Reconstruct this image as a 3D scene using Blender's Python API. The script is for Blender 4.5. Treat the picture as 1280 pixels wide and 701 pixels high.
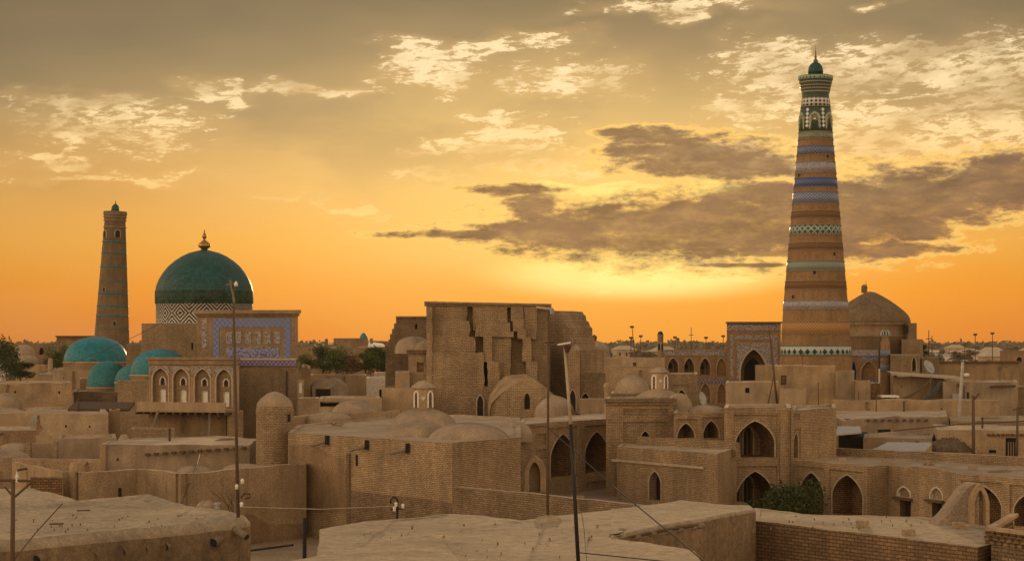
import bpy, bmesh, math, random
from mathutils import Vector, Matrix, noise
from mathutils.geometry import tessellate_polygon

random.seed(7)
S = bpy.context.scene
for o in list(bpy.data.objects):
    bpy.data.objects.remove(o)
COL = S.collection

# ------------------------------------------------------------------ camera
F, HY, CX, EYE = 2400.0, 424.0, 640.0, 14.0     # focal length / horizon measured on a 1280 wide frame, eye height in metres
cd = bpy.data.cameras.new('camera')
cam = bpy.data.objects.new('camera', cd); COL.objects.link(cam)
cam.location = (0, 0, EYE)
cam.rotation_euler = (math.radians(90), 0, 0)
cd.sensor_width = 36; cd.lens = 36 * F / 1280
cd.shift_y = (HY - 350.5) / 1280
cd.clip_start = 1; cd.clip_end = 30000
S.camera = cam

# ------------------------------------------------------------------ exposure
S.view_settings.view_transform = 'Standard'
S.view_settings.look = 'None'
S.view_settings.exposure = 0
S.view_settings.gamma = 1

SUN_AZ, SUN_EL = math.radians(3.6), math.radians(4.5)

# ------------------------------------------------------------------ node helper
class NT:
    def __init__(s, tree): s.t = tree; s.n = tree.nodes; s.l = tree.links
    def new(s, typ, **kw):
        n = s.n.new(typ)
        for k, v in kw.items(): setattr(n, k, v)
        return n
    def put(s, sock, v):
        if isinstance(v, bpy.types.NodeSocket): s.l.new(v, sock)
        else:
            if hasattr(sock.default_value, '__len__') and not hasattr(v, '__len__'): v = (v,) * len(sock.default_value)
            if hasattr(v, '__len__') and len(v) == 3 and len(sock.default_value) == 4: v = (*v, 1)
            sock.default_value = v
    def m(s, op, *a, clamp=False):
        n = s.new('ShaderNodeMath', operation=op, use_clamp=clamp)
        for i, v in enumerate(a): s.put(n.inputs[i], v)
        return n.outputs[0]
    def mix(s, f, a, b, mode='MIX'):
        n = s.new('ShaderNodeMix', data_type='RGBA', blend_type=mode)
        s.put(n.inputs[0], f); s.put(n.inputs[6], a); s.put(n.inputs[7], b)
        return n.outputs[2]
    def noise(s, vec, scale, detail=4, rough=.55, dist=0, col=False):
        n = s.new('ShaderNodeTexNoise'); n.noise_dimensions = '3D'
        s.put(n.inputs['Vector'], vec); s.put(n.inputs['Scale'], scale); s.put(n.inputs['Detail'], detail)
        s.put(n.inputs['Roughness'], rough); s.put(n.inputs['Distortion'], dist)
        return n.outputs['Color' if col else 'Fac']
    def step(s, v, a, b):      # smoothstep
        n = s.new('ShaderNodeMapRange', interpolation_type='SMOOTHSTEP')
        s.put(n.inputs[0], v); s.put(n.inputs[1], a); s.put(n.inputs[2], b)
        return n.outputs[0]
    def ramp(s, v, stops):
        n = s.new('ShaderNodeValToRGB'); e = n.color_ramp.elements
        while len(e) < len(stops): e.new(0.5)
        for i, (p, c) in enumerate(stops): e[i].position = p; e[i].color = (*c, 1)
        s.put(n.inputs[0], v); return n.outputs[0]
    def xyz(s, x, y, z=0.0):
        n = s.new('ShaderNodeCombineXYZ')
        for i, v in enumerate((x, y, z)): s.put(n.inputs[i], v)
        return n.outputs[0]

def srgb(r, g, b):
    f = lambda c: (c/255/12.92) if c/255 <= .04045 else ((c/255+.055)/1.055)**2.4
    return (f(r), f(g), f(b))

# ------------------------------------------------------------------ world: dusk sky with clouds, all in azimuth / elevation
wd = bpy.data.worlds.new('World'); S.world = wd; wd.use_nodes = True
w = NT(wd.node_tree)
for n in list(w.n): w.n.remove(n)
tc = w.new('ShaderNodeTexCoord'); sp = w.new('ShaderNodeSeparateXYZ'); w.l.new(tc.outputs['Generated'], sp.inputs[0])
X, Yd, Z = sp.outputs
az = w.m('ARCTAN2', X, Yd)
hyp = w.m('SQRT', w.m('ADD', w.m('MULTIPLY', X, X), w.m('MULTIPLY', Yd, Yd)))
el = w.m('ARCTAN2', Z, hyp)
U = w.m('MULTIPLY', az, 24.0)        # 1 unit = 2.4 degrees
V = w.m('MULTIPLY', el, 24.0)
base = w.ramp(w.m('DIVIDE', V, 12.0), [
    (0.0, srgb(234, 130, 36)), (0.04, srgb(248, 150, 38)), (0.10, srgb(247, 170, 60)), (0.17, srgb(226, 172, 98)),
    (0.235, srgb(174, 146, 102)), (0.30, srgb(136, 119, 90)), (0.353, srgb(112, 101, 79)), (0.45, srgb(128, 116, 98)),
    (0.62, (0.40, 0.345, 0.28)), (1.0, (0.50, 0.45, 0.39))])  # overhead stops, out of frame, raised to light the roofs
# unseen sky to the sides and behind: brightened as warm fill for walls
away = w.step(w.m('ABSOLUTE', az), 0.55, 1.3)
back = w.ramp(w.m('DIVIDE', V, 36.0), [(0.0, (2.5, 1.74, 1.02)), (0.2, (1.9, 1.38, 0.86)), (0.5, (0.50, 0.41, 0.31)), (1.0, (0.40, 0.37, 0.33))])
back = w.mix(1.0, back, w.ramp(w.m('ADD', w.m('MULTIPLY', X, .5), .5), [(0.0, (1.4,)*3), (1.0, (.66,)*3)]), 'MULTIPLY')  # left side raised, right lowered, so the fill models the wall planes
base = w.mix(away, base, back)
# broad brightness structure: lens-like darkening painted in at both sides, glow round the sunset
lowf = w.noise(w.xyz(w.m('MULTIPLY', U, .16), w.m('MULTIPLY', V, .5), 3.1), 1.0, 3)
base = w.mix(w.m('MULTIPLY', w.step(lowf, .38, .70), .20), base, srgb(238, 196, 126))
def ell(u, v, cx, cy, rx, ry):       # soft ellipse given in 1280-frame units, 1 at its centre, 0 on its rim
    a = w.m('DIVIDE', w.m('SUBTRACT', u, (cx-640)/100), rx/100)
    b = w.m('DIVIDE', w.m('SUBTRACT', v, (HY-cy)/100), ry/100)
    return w.m('SUBTRACT', 1.0, w.m('SQRT', w.m('ADD', w.m('MULTIPLY', a, a), w.m('MULTIPLY', b, b))))
def union(u, v, L):
    r = None
    for q in L:
        e = ell(u, v, *q); r = e if r is None else w.m('MAXIMUM', r, e)
    return r
g1 = w.step(ell(U, V, 690, 270, 560, 230), 0, 1)
base = w.mix(w.m('MULTIPLY', g1, .72), base, srgb(255, 212, 122))
greyv = w.m('MULTIPLY', w.step(w.noise(w.xyz(w.m('MULTIPLY', U, .35), w.m('MULTIPLY', V, 1.0), 12.0), 1.0, 5, .6), .45, .68), w.step(V, 1.4, 2.4))
base = w.mix(w.m('MULTIPLY', greyv, .34), base, srgb(138, 121, 94))
band_ = w.m('MULTIPLY', w.step(V, 1.1, .5), w.step(w.m('ABSOLUTE', w.m('SUBTRACT', U, 1.5)), 6.0, 0.5))
base = w.mix(w.m('MULTIPLY', band_, .55), base, srgb(255, 164, 24))
left = w.step(w.m('ABSOLUTE', w.m('SUBTRACT', U, .5)), 2.5, 8.5)
base = w.mix(w.m('MULTIPLY', left, .22), base, (0, 0, 0))  # vignetting put into the sky colour on both sides
g2 = w.step(ell(U, V, 800, 330, 260, 60), 0, 1)
base = w.mix(w.m('MULTIPLY', g2, .9), base, (1.0, .66, .13))
g3 = w.step(ell(U, V, 800, 343, 230, 40), 0, .75)
base = w.mix(w.m('MULTIPLY', g3, .85), base, (1.25, .95, .32))
# high broken cloud
nd = w.noise(w.xyz(w.m('MULTIPLY', U, 1.1), w.m('MULTIPLY', V, 2.4), 1.7), 1.0, 3, .5, col=True)
ds = w.new('ShaderNodeSeparateColor'); w.l.new(nd, ds.inputs[0])
Ud = w.m('ADD', U, w.m('MULTIPLY', w.m('SUBTRACT', ds.outputs[0], .5), 1.5))
Vd = w.m('ADD', V, w.m('MULTIPLY', w.m('SUBTRACT', ds.outputs[1], .5), .8))
hi = union(Ud, Vd, [(150, 165, 120, 34), (110, 133, 80, 13), (262, 118, 40, 26), (390, 116, 110, 10), (545, 88, 66, 34), (570, 62, 100, 14), (690, 52, 60, 14), (720, 100, 90, 34), (630, 172, 90, 26),
                    (545, 178, 34, 14), (960, 70, 60, 26), (1010, 100, 130, 36), (1130, 88, 120, 34), (1230, 105, 120, 52), (960, 140, 90, 20), (1090, 150, 120, 26),
                    (1170, 180, 160, 46), (960, 200, 140, 30), (1080, 225, 160, 26), (850, 12, 110, 16), (1080, 12, 26, 9), (540, 226, 60, 13), (350, 250, 40, 7), (430, 257, 56, 8), (690, 212, 120, 13), (70, 205, 80, 10), (160, 225, 110, 8)])
shear = w.m('SUBTRACT', V, w.m('MULTIPLY', U, .10))
cell = w.noise(w.xyz(w.m('MULTIPLY', w.m('ADD', U, w.m('MULTIPLY', shear, .5)), 4.0), w.m('MULTIPLY', shear, 12.5), 0.3), 1.0, 9, .7, .3)
fld = w.m('ADD', w.m('MULTIPLY', w.m('MINIMUM', w.m('MAXIMUM', hi, -0.9), .45), .30), cell)
patch_ = w.step(w.noise(w.xyz(w.m('MULTIPLY', U, .7), w.m('MULTIPLY', shear, 1.9), 7.7), 1.0, 4, .6), .36, .56)
him = w.m('MULTIPLY', w.step(fld, .54, .67), w.m('ADD', .25, w.m('MULTIPLY', patch_, .75)))
veil = w.m('MULTIPLY', w.step(hi, -.6, .6), .24)
base = w.mix(veil, base, srgb(240, 192, 120))
hicol = w.mix(w.step(V, 1.0, 3.6), srgb(255, 208, 116), srgb(255, 228, 178))
base = w.mix(w.m('MULTIPLY', him, .9), base, hicol)
# streaks over the sun
st = union(Ud, Vd, [(795, 338, 140, 20), (770, 240, 110, 10), (860, 348, 90, 12), (880, 232, 60, 10)])
sn = w.noise(w.xyz(w.m('MULTIPLY', U, 1.6), w.m('MULTIPLY', V, 9.0), 5.0), 1.0, 6, .6, .4)
stm = w.m('MULTIPLY', .8, w.step(w.m('ADD', w.m('MULTIPLY', w.m('MINIMUM', w.m('MAXIMUM', st, -.8), .5), .35), sn), .50, .68))
base = w.mix(stm, base, (1.0, .80, .24))
# dark bank of cloud
nb = w.noise(w.xyz(w.m('MULTIPLY', U, 1.9), w.m('MULTIPLY', V, 5.2), 9.0), 1.0, 11, .70, .12)
bank = union(w.m('ADD', U, w.m('MULTIPLY', w.m('SUBTRACT', ds.outputs[2], .5), .5)), V,
             [(868, 197, 112, 27), (815, 172, 58, 13), (915, 208, 95, 20), (765, 167, 32, 5), (790, 288, 175, 38), (910, 284, 160, 46), (700, 292, 130, 22), (1030, 276, 140, 48), (950, 244, 80, 16),
              (1140, 250, 130, 38), (1250, 232, 130, 32), (1350, 226, 120, 30), (600, 293, 110, 6), (1080, 314, 110, 10), (668, 258, 34, 22), (640, 238, 56, 8), (1000, 318, 150, 6), (930, 332, 70, 3), (1130, 284, 60, 22)])
bf = w.m('ADD', w.m('MULTIPLY', w.m('MINIMUM', w.m('MAXIMUM', bank, -1.0), .6), .46), w.m('MULTIPLY', w.m('SUBTRACT', nb, .5), 1.15))
bm_ = w.m('MULTIPLY', w.step(bf, -.12, .17), w.m('ADD', .80, w.m('MULTIPLY', w.step(nb, .35, .6), .2)))
rim = w.m('MULTIPLY', w.step(bf, -.20, -.06), w.m('SUBTRACT', 1.0, w.step(bf, .0, .07)))
base = w.mix(w.m('MULTIPLY', rim, .75), base, srgb(255, 206, 110))
nbk = w.step(w.noise(w.xyz(w.m('MULTIPLY', U, .8), w.m('MULTIPLY', V, 3.4), 2.0), 1.0, 7, .6), .3, .7)
bcol = w.mix(nbk, srgb(80, 63, 58), srgb(124, 95, 76))
base = w.mix(w.m('MULTIPLY', bm_, .96), base, bcol)
# real sky model underneath, at low strength
sky = w.new('ShaderNodeTexSky'); sky.sky_type = 'NISHITA'; sky.sun_disc = False
sky.sun_elevation = SUN_EL; sky.sun_rotation = SUN_AZ; sky.dust_density = 4
skc = w.mix(1.0, sky.outputs[0], (0.003, 0.003, 0.003), 'MULTIPLY')
tot = w.mix(1.0, base, skc, 'ADD')
# below the horizon: the earth's own dull brown
tot = w.mix(w.step(V, 0.0, -0.25), tot, (0.10, 0.065, 0.04))
bg = w.new('ShaderNodeBackground'); w.l.new(tot, bg.inputs[0]); bg.inputs[1].default_value = 1.0
wo = w.new('ShaderNodeOutputWorld'); w.l.new(bg.outputs[0], wo.inputs[0])

# ------------------------------------------------------------------ sun, just above the far roofs
sd = bpy.data.lights.new('sun', 'SUN'); sd.energy = 1.7; sd.angle = math.radians(1.0); sd.color = (1.0, .62, .28)
sun = bpy.data.objects.new('sun', sd); COL.objects.link(sun)
dv = Vector((math.sin(SUN_AZ)*math.cos(SUN_EL), math.cos(SUN_AZ)*math.cos(SUN_EL), math.sin(SUN_EL)))
sun.rotation_euler = dv.to_track_quat('Z', 'Y').to_euler(); sun.location = (0, 0, 60)

# ------------------------------------------------------------------ materials
def newmat(name):
    m = bpy.data.materials.new(name); m.use_nodes = True
    t = NT(m.node_tree); b = m.node_tree.nodes['Principled BSDF']
    b.inputs['Specular IOR Level'].default_value = .25
    return m, t, b
def earth(name, col, var=.34, grain=6, gvar=.5, bump=.05, rough=.95, streak=.16, brick=None, bcol2=None, mortar=None, patch=None, fine=False):
    """mud plaster or brickwork; brick = (width, height) in metres"""
    m, t, b = newmat(name)
    geo = t.new('ShaderNodeNewGeometry'); pos = geo.outputs['Position']
    n1 = t.noise(pos, .35, 5, .6); n2 = t.noise(pos, grain*(1 if fine else 2.3), 6, .75)
    sx = t.new('ShaderNodeSeparateXYZ'); t.l.new(pos, sx.inputs[0])
    stv = t.xyz(t.m('MULTIPLY', sx.outputs[0], 1.3), t.m('MULTIPLY', sx.outputs[1], 1.3), t.m('MULTIPLY', sx.outputs[2], .16))
    n3 = t.noise(stv, 1.0, 5, .65)
    c = col
    h = n2
    if brick:
        uv = t.new('ShaderNodeUVMap')
        br = t.new('ShaderNodeTexBrick'); t.l.new(uv.outputs[0], br.inputs['Vector'])
        br.inputs['Scale'].default_value = 1; br.inputs['Brick Width'].default_value = brick[0]; br.inputs['Row Height'].default_value = brick[1]
        br.inputs['Mortar Size'].default_value = brick[1]*.15; br.inputs['Bias'].default_value = 0
        br.inputs['Mortar Smooth'].default_value = .3
        d = bcol2 or tuple(x*.68 for x in col)
        br.inputs['Color1'].default_value = (*col, 1); br.inputs['Color2'].default_value = (*d, 1)
        br.inputs['Mortar'].default_value = (*(mortar or tuple(x*.42 for x in col)), 1)
        c = br.outputs[0]
        h = t.m('SUBTRACT', n2, t.m('MULTIPLY', br.outputs['Fac'], .5))
    c = t.mix(1.0, c, t.ramp(n1, [(.3, (1-var,)*3), (.7, (1+var*.5, 1+var*.45, 1+var*.4))]), 'MULTIPLY')
    c = t.mix(1.0, c, t.ramp(n2, [(.36, (1-gvar,)*3), (.64, (1+gvar*.6,)*3)]), 'MULTIPLY')
    c = t.mix(1.0, c, t.ramp(n3, [(.35, (1-streak, 1-streak, 1-streak*.9)), (.6, (1.06,)*3)]), 'MULTIPLY')
    if patch:
        n4 = t.noise(pos, .22, 6, .7, .5)
        c = t.mix(t.m('MULTIPLY', t.step(n4, .5, .58), .75), c, patch)
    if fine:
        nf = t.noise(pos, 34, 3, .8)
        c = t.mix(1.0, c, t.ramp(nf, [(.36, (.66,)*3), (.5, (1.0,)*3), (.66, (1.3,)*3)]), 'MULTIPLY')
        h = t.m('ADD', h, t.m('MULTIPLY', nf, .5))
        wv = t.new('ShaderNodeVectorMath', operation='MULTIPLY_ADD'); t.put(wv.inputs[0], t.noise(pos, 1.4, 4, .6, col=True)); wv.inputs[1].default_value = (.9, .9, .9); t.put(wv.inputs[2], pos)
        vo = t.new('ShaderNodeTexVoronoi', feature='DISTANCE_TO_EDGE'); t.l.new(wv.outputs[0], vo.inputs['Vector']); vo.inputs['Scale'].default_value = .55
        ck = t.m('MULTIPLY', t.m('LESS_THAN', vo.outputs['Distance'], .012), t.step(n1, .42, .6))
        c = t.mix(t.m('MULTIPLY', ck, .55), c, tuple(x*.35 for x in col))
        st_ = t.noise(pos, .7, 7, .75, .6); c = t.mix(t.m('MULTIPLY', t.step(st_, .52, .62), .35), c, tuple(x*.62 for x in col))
    t.l.new(c, b.inputs['Base Color'])
    bp = t.new('ShaderNodeBump'); bp.inputs['Strength'].default_value = 1; bp.inputs['Distance'].default_value = bump
    t.put(bp.inputs['Height'], h); t.l.new(bp.outputs[0], b.inputs['Normal'])
    b.inputs['Roughness'].default_value = rough
    return m
def plain(name, col, rough=.6, metal=0, var=.25, scale=3, spec=.3, bump=0):
    m, t, b = newmat(name)
    geo = t.new('ShaderNodeNewGeometry')
    n = t.noise(geo.outputs['Position'], scale, 5, .65)
    c = t.mix(1.0, col, t.ramp(n, [(.3, (1-var,)*3), (.7, (1+var*.6,)*3)]), 'MULTIPLY')
    t.l.new(c, b.inputs['Base Color']); b.inputs['Roughness'].default_value = rough; b.inputs['Metallic'].default_value = metal
    b.inputs['Specular IOR Level'].default_value = spec
    if bump:
        bp = t.new('ShaderNodeBump'); bp.inputs['Distance'].default_value = bump; t.put(bp.inputs['Height'], n); t.l.new(bp.outputs[0], b.inputs['Normal'])
    return m
def tile(name, kind, c1, c2, size, c3=None, aspect=1.0, width=.28, rough=.35, dirt=.35):
    """glazed tile patterns in metre UVs: lattice / diamonds / nested / mosaic / meander"""
    m, t, b = newmat(name)
    uv = t.new('ShaderNodeUVMap'); s = t.new('ShaderNodeSeparateXYZ'); t.l.new(uv.outputs[0], s.inputs[0])
    u = t.m('DIVIDE', s.outputs[0], size); v = t.m('DIVIDE', s.outputs[1], size*aspect)
    fu = t.m('ABSOLUTE', t.m('SUBTRACT', t.m('FRACT', u), .5)); fv = t.m('ABSOLUTE', t.m('SUBTRACT', t.m('FRACT', v), .5))
    if kind == 'lattice':
        k = t.m('ABSOLUTE', t.m('SUBTRACT', t.m('ADD', fu, fv), .5)); f = t.m('LESS_THAN', k, width*.5)
        c = t.mix(f, c2, c1)
        if c3: c = t.mix(t.m('LESS_THAN', t.m('MINIMUM', t.m('ADD', fu, fv), t.m('SUBTRACT', 1.0, t.m('ADD', fu, fv))), .16), c, c3)
    elif kind == 'diamonds':
        k = t.m('ADD', fu, fv); c = t.mix(t.m('LESS_THAN', k, .5 - width*.3), c2, c1)
        if c3: c = t.mix(t.m('LESS_THAN', k, .14), c, c3)
    elif kind == 'nested':
        k = t.m('FRACT', t.m('MULTIPLY', t.m('ADD', fu, fv), 5.0)); c = t.mix(t.m('LESS_THAN', k, .5), c2, c1)
    elif kind == 'meander':
        k = t.m('FRACT', t.m('MULTIPLY', t.m('MAXIMUM', fu, fv), 5.0)); c = t.mix(t.m('LESS_THAN', k, .45), c2, c1)
    else:
        vo = t.new('ShaderNodeTexVoronoi'); vo.feature = 'F1'; t.l.new(t.xyz(u, v), vo.inputs['Vector']); vo.inputs['Scale'].default_value = 1.6
        f = t.step(vo.outputs['Distance'], .28, .42)
        c = t.mix(f, c1, c2)
        if c3: c = t.mix(t.m('GREATER_THAN', t.noise(t.xyz(u, v, 2.0), 2.1, 3), .56), c, c3)
    geo = t.new('ShaderNodeNewGeometry')
    n = t.noise(geo.outputs['Position'], 1.1, 6, .75)
    c = t.mix(t.m('MULTIPLY', t.step(n, .42, .75), dirt), c, (.20, .13, .07))
    n2 = t.noise(geo.outputs['Position'], 9, 4, .7)
    c = t.mix(1.0, c, t.ramp(n2, [(.3, (.7,)*3), (.7, (1.2,)*3)]), 'MULTIPLY')
    t.l.new(c, b.inputs['Base Color']); b.inputs['Roughness'].default_value = rough
    return m
def glaze(name, c1, c2, course=.22, rough=.32, fade=None):
    """glazed dome bricks in horizontal courses with weathered patches"""
    m, t, b = newmat(name)
    geo = t.new('ShaderNodeNewGeometry'); pos = geo.outputs['Position']
    uv = t.new('ShaderNodeUVMap')
    br = t.new('ShaderNodeTexBrick'); t.l.new(uv.outputs[0], br.inputs['Vector'])
    br.inputs['Scale'].default_value = 1; br.inputs['Brick Width'].default_value = course*1.3; br.inputs['Row Height'].default_value = course
    br.inputs['Mortar Size'].default_value = course*.07; br.inputs['Color1'].default_value = (*c1, 1); br.inputs['Color2'].default_value = (*c2, 1)
    br.inputs['Mortar'].default_value = (*tuple(x*.6 for x in c1), 1)
    n = t.noise(pos, .8, 6, .75); n2 = t.noise(pos, 7, 5, .7)
    c = t.mix(1.0, br.outputs[0], t.ramp(n, [(.3, (.62, .66, .66)), (.7, (1.2,)*3)]), 'MULTIPLY')
    c = t.mix(1.0, c, t.ramp(n2, [(.3, (.6,)*3), (.7, (1.3,)*3)]), 'MULTIPLY')
    if fade: c = t.mix(t.m('MULTIPLY', t.step(t.noise(pos, 1.6, 6, .8), .56, .66), .55), c, fade)
    t.l.new(c, b.inputs['Base Color'])
    t.put(b.inputs['Roughness'], t.ramp(n2, [(.3, (rough+.25,)*3), (.7, (rough,)*3)]))
    bp = t.new('ShaderNodeBump'); bp.inputs['Distance'].default_value = .03; t.put(bp.inputs['Height'], n2); t.l.new(bp.outputs[0], b.inputs['Normal'])
    return m

M = {}
M['adobe'] = earth('adobe', (.45, .325, .20), .3, 5, .38, .05)
M['adobe_dark'] = earth('adobe_dark', (.31, .205, .12), .35, 5, .45, .06)
M['adobe_light'] = earth('adobe_light', (.47, .335, .21), .25, 5, .3, .04)
M['adobe_patched'] = earth('adobe_patched', (.42, .30, .185), .32, 4, .45, .06, patch=(.31, .22, .135))
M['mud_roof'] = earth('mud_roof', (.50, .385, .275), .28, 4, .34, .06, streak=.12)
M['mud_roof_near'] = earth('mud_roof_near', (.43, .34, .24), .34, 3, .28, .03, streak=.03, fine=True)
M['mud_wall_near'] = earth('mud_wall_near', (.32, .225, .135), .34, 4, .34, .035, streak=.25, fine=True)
M['mud_dome'] = earth('mud_dome', (.42, .315, .22), .28, 5, .36, .06, streak=.2)
M['brick'] = earth('brick', (.46, .325, .20), .25, 5, .45, .03, brick=(.34, .125), bcol2=(.35, .24, .14))
M['brick_gold'] = earth('brick_gold', (.52, .37, .22), .25, 5, .42, .03, brick=(.34, .125), bcol2=(.40, .27, .155))
M['brick_orange'] = earth('brick_orange', (.49, .305, .155), .2, 5, .42, .03, brick=(.30, .10), bcol2=(.37, .21, .09))
M['brick_brown'] = earth('brick_brown', (.20, .11, .055), .25, 5, .4, .03, brick=(.35, .16), bcol2=(.33, .19, .09))  # brown brick; in deep arches the colour also carries their shade
M['brick_dark'] = earth('brick_dark', (.36, .25, .15), .3, 5, .45, .04, brick=(.34, .125))
M['brick_near'] = earth('brick_near', (.36, .22, .115), .3, 8, .4, .02, brick=(.34, .12), bcol2=(.24, .15, .085), mortar=(.12, .08, .05))
M['brick_ruin'] = earth('brick_ruin', (.50, .355, .215), .3, 4.5, .42, .04, brick=(.40, .16), bcol2=(.40, .275, .16))
M['ground'] = earth('ground', (.30, .215, .14), .3, 1.2, .35, .05, streak=0)
M['street'] = earth('street', (.34, .25, .17), .25, 3, .3, .03, streak=0)
for i_, (c_, pt_) in enumerate((((.47, .33, .20), None), ((.38, .27, .17), (.27, .185, .115)), ((.43, .30, .17), None), ((.50, .37, .24), (.38, .26, .155)), ((.40, .30, .205), None))):
    M['adobe%d' % i_] = earth('adobe_wall', c_, .38, 5+i_, .48, .05, streak=.12+.04*(i_ % 3), patch=pt_)
for i_, c_ in enumerate(((.50, .385, .275), (.44, .345, .25), (.56, .445, .33))): M['mudr%d' % i_] = earth('mud_roof', c_, .34, 4+i_, .42, .06, streak=.1)
M['void'] = plain('void_unlit_dark_wood', (.022, .016, .012), .8, var=.4)  # near-black colour holds the shade of unlit interiors, also dark wood
M['wood'] = plain('wood', (.12, .075, .045), .8, scale=9, bump=.01)
M['wood_red'] = plain('wood_red', (.13, .055, .04), .7, scale=9)
M['wood_grey'] = plain('wood_grey', (.24, .18, .125), .85, scale=9, bump=.01)
M['white'] = plain('whitewash', (.80, .76, .70), .8, var=.22)
M['white_trim'] = plain('white_trim', (.62, .55, .46), .8, var=.25)
M['pale_stone'] = plain('pale_stone', (.48, .38, .27), .85, var=.3, bump=.01)
M['metal'] = plain('metal_grey', (.33, .33, .33), .5, .4)
M['rust'] = plain('rusty_metal', (.10, .062, .042), .75, .2)
M['black'] = plain('black_rubber', (.02, .018, .017), .6)
M['sheet'] = plain('corrugated_sheet', (.40, .39, .37), .6, .1, .3, 2)
M['concrete'] = plain('concrete', (.42, .38, .33), .85, var=.3)
M['gold'] = plain('gilded_copper', (.46, .26, .085), .36, .85, .35, 5)
M['copper'] = plain('old_copper', (.20, .11, .06), .45, .6, .3, 5)
M['brush'] = plain('dry_brush', (.13, .09, .055), .95, var=.5)
M['green_dome'] = glaze('green_dome', (.018, .078, .080), (.03, .115, .110), .34, .36)
M['green_band'] = glaze('green_band', (.012, .040, .026), (.035, .085, .05), .45, .5, (.10, .075, .04))
M['teal_dome'] = glaze('teal_dome', (.016, .185, .25), (.03, .27, .32), .26, .32)
M['teal_dome_dull'] = glaze('teal_dome_dull', (.03, .19, .22), (.045, .235, .26), .22, .42, (.10, .20, .21))
M['t_nested'] = tile('black_white_diamond', 'nested', (.015, .017, .02), (.56, .53, .47), 2.45, dirt=.10)
M['t_purple'] = tile('lilac_tile', 'mosaic', (.08, .11, .33), (.26, .27, .38), .45, (.07, .08, .22), dirt=.25)
M['t_purple2'] = tile('violet_frieze', 'lattice', (.08, .07, .20), (.34, .27, .38), .5, dirt=.25)
M['t_border'] = tile('lilac_border', 'lattice', (.09, .13, .36), (.33, .34, .42), .62, (.06, .09, .26), width=.34, dirt=.2)
M['t_grey'] = tile('grey_blue_tile', 'mosaic', (.13, .13, .18), (.37, .33, .33), .42, (.18, .13, .10), dirt=.4)
M['t_blue'] = tile('blue_lattice', 'lattice', (.24, .26, .33), (.06, .08, .20), .5, dirt=.15)
M['t_blue2'] = tile('blue_grey_lattice', 'lattice', (.30, .33, .42), (.09, .12, .24), .46, dirt=.2)
M['t_blue3'] = tile('deep_blue_tile', 'lattice', (.13, .18, .36), (.04, .06, .22), .5, dirt=.12)
M['t_tealw'] = tile('teal_white_lattice', 'lattice', (.40, .41, .34), (.035, .12, .12), .85, width=.3, dirt=.15)
M['t_palegreen'] = tile('pale_green_meander', 'meander', (.12, .19, .17), (.36, .37, .30), .42, dirt=.25)
M['t_lilacgrey'] = tile('lilac_grey', 'mosaic', (.17, .17, .25), (.36, .34, .36), .40, dirt=.3)
M['t_bold'] = tile('bold_diamond', 'diamonds', (.02, .07, .07), (.48, .49, .42), .95, aspect=1.18, width=.42, dirt=.08)
M['t_topdiamond'] = tile('top_diamond', 'diamonds', (.03, .035, .045), (.62, .60, .54), .62, aspect=.8, width=.34, dirt=.1)
M['t_greenw'] = tile('green_white_dots', 'diamonds', (.05, .125, .08), (.34, .42, .31), .55, width=.7, dirt=.2)
M['t_green'] = tile('green_glaze', 'lattice', (.065, .115, .085), (.035, .07, .055), .6, dirt=.25)
M['t_greengrey'] = tile('green_grey', 'mosaic', (.10, .15, .11), (.26, .26, .19), .4, dirt=.3)
M['t_bricklat'] = tile('brick_lattice', 'lattice', (.50, .28, .11), (.26, .135, .055), .45, width=.4, rough=.9, dirt=.2)
M['t_browndash'] = tile('brown_dash', 'meander', (.14, .07, .035), (.26, .14, .06), .5, rough=.9, dirt=.1)
M['t_whitering'] = tile('white_ring', 'diamonds', (.18, .13, .08), (.42, .38, .30), .3, width=.5, rough=.7, dirt=.2)
def leafmat(name, a, b_):
    m, t, b = newmat(name)
    geo = t.new('ShaderNodeNewGeometry')
    n = t.noise(geo.outputs['Position'], .9, 4, .7)
    oi = t.m('ADD', t.m('MULTIPLY', n, .8), t.m('MULTIPLY', geo.outputs['Random Per Island'], .35))
    t.l.new(t.ramp(oi, [(.35, a), (.75, b_)]), b.inputs['Base Color']); b.inputs['Roughness'].default_value = .7
    return m
M['leaf'] = leafmat('foliage_green', (.04, .06, .014), (.12, .15, .035))
M['leaf_dark'] = leafmat('foliage_dark', (.028, .042, .012), (.075, .095, .028))
M['leaf_red'] = leafmat('foliage_russet', (.07, .04, .02), (.16, .085, .04))
M['leaf_far'] = leafmat('foliage_far_hazed', (.10, .08, .05), (.17, .13, .08))  # paler, browner leaf colour carries the distance haze
M['bark'] = plain('bark', (.11, .08, .055), .9)

# ------------------------------------------------------------------ geometry helpers
def P(px, py, Y): return Vector(((px-CX)*Y/F, Y, EYE+(HY-py)*Y/F))
def G(px, py, z):
    Y = (EYE-z)*F/(py-HY); return ((px-CX)*Y/F, Y)
def Wp(px, Y): return ((px-CX)*Y/F, Y)
def zat(py, Y): return EYE+(HY-py)*Y/F

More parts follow.
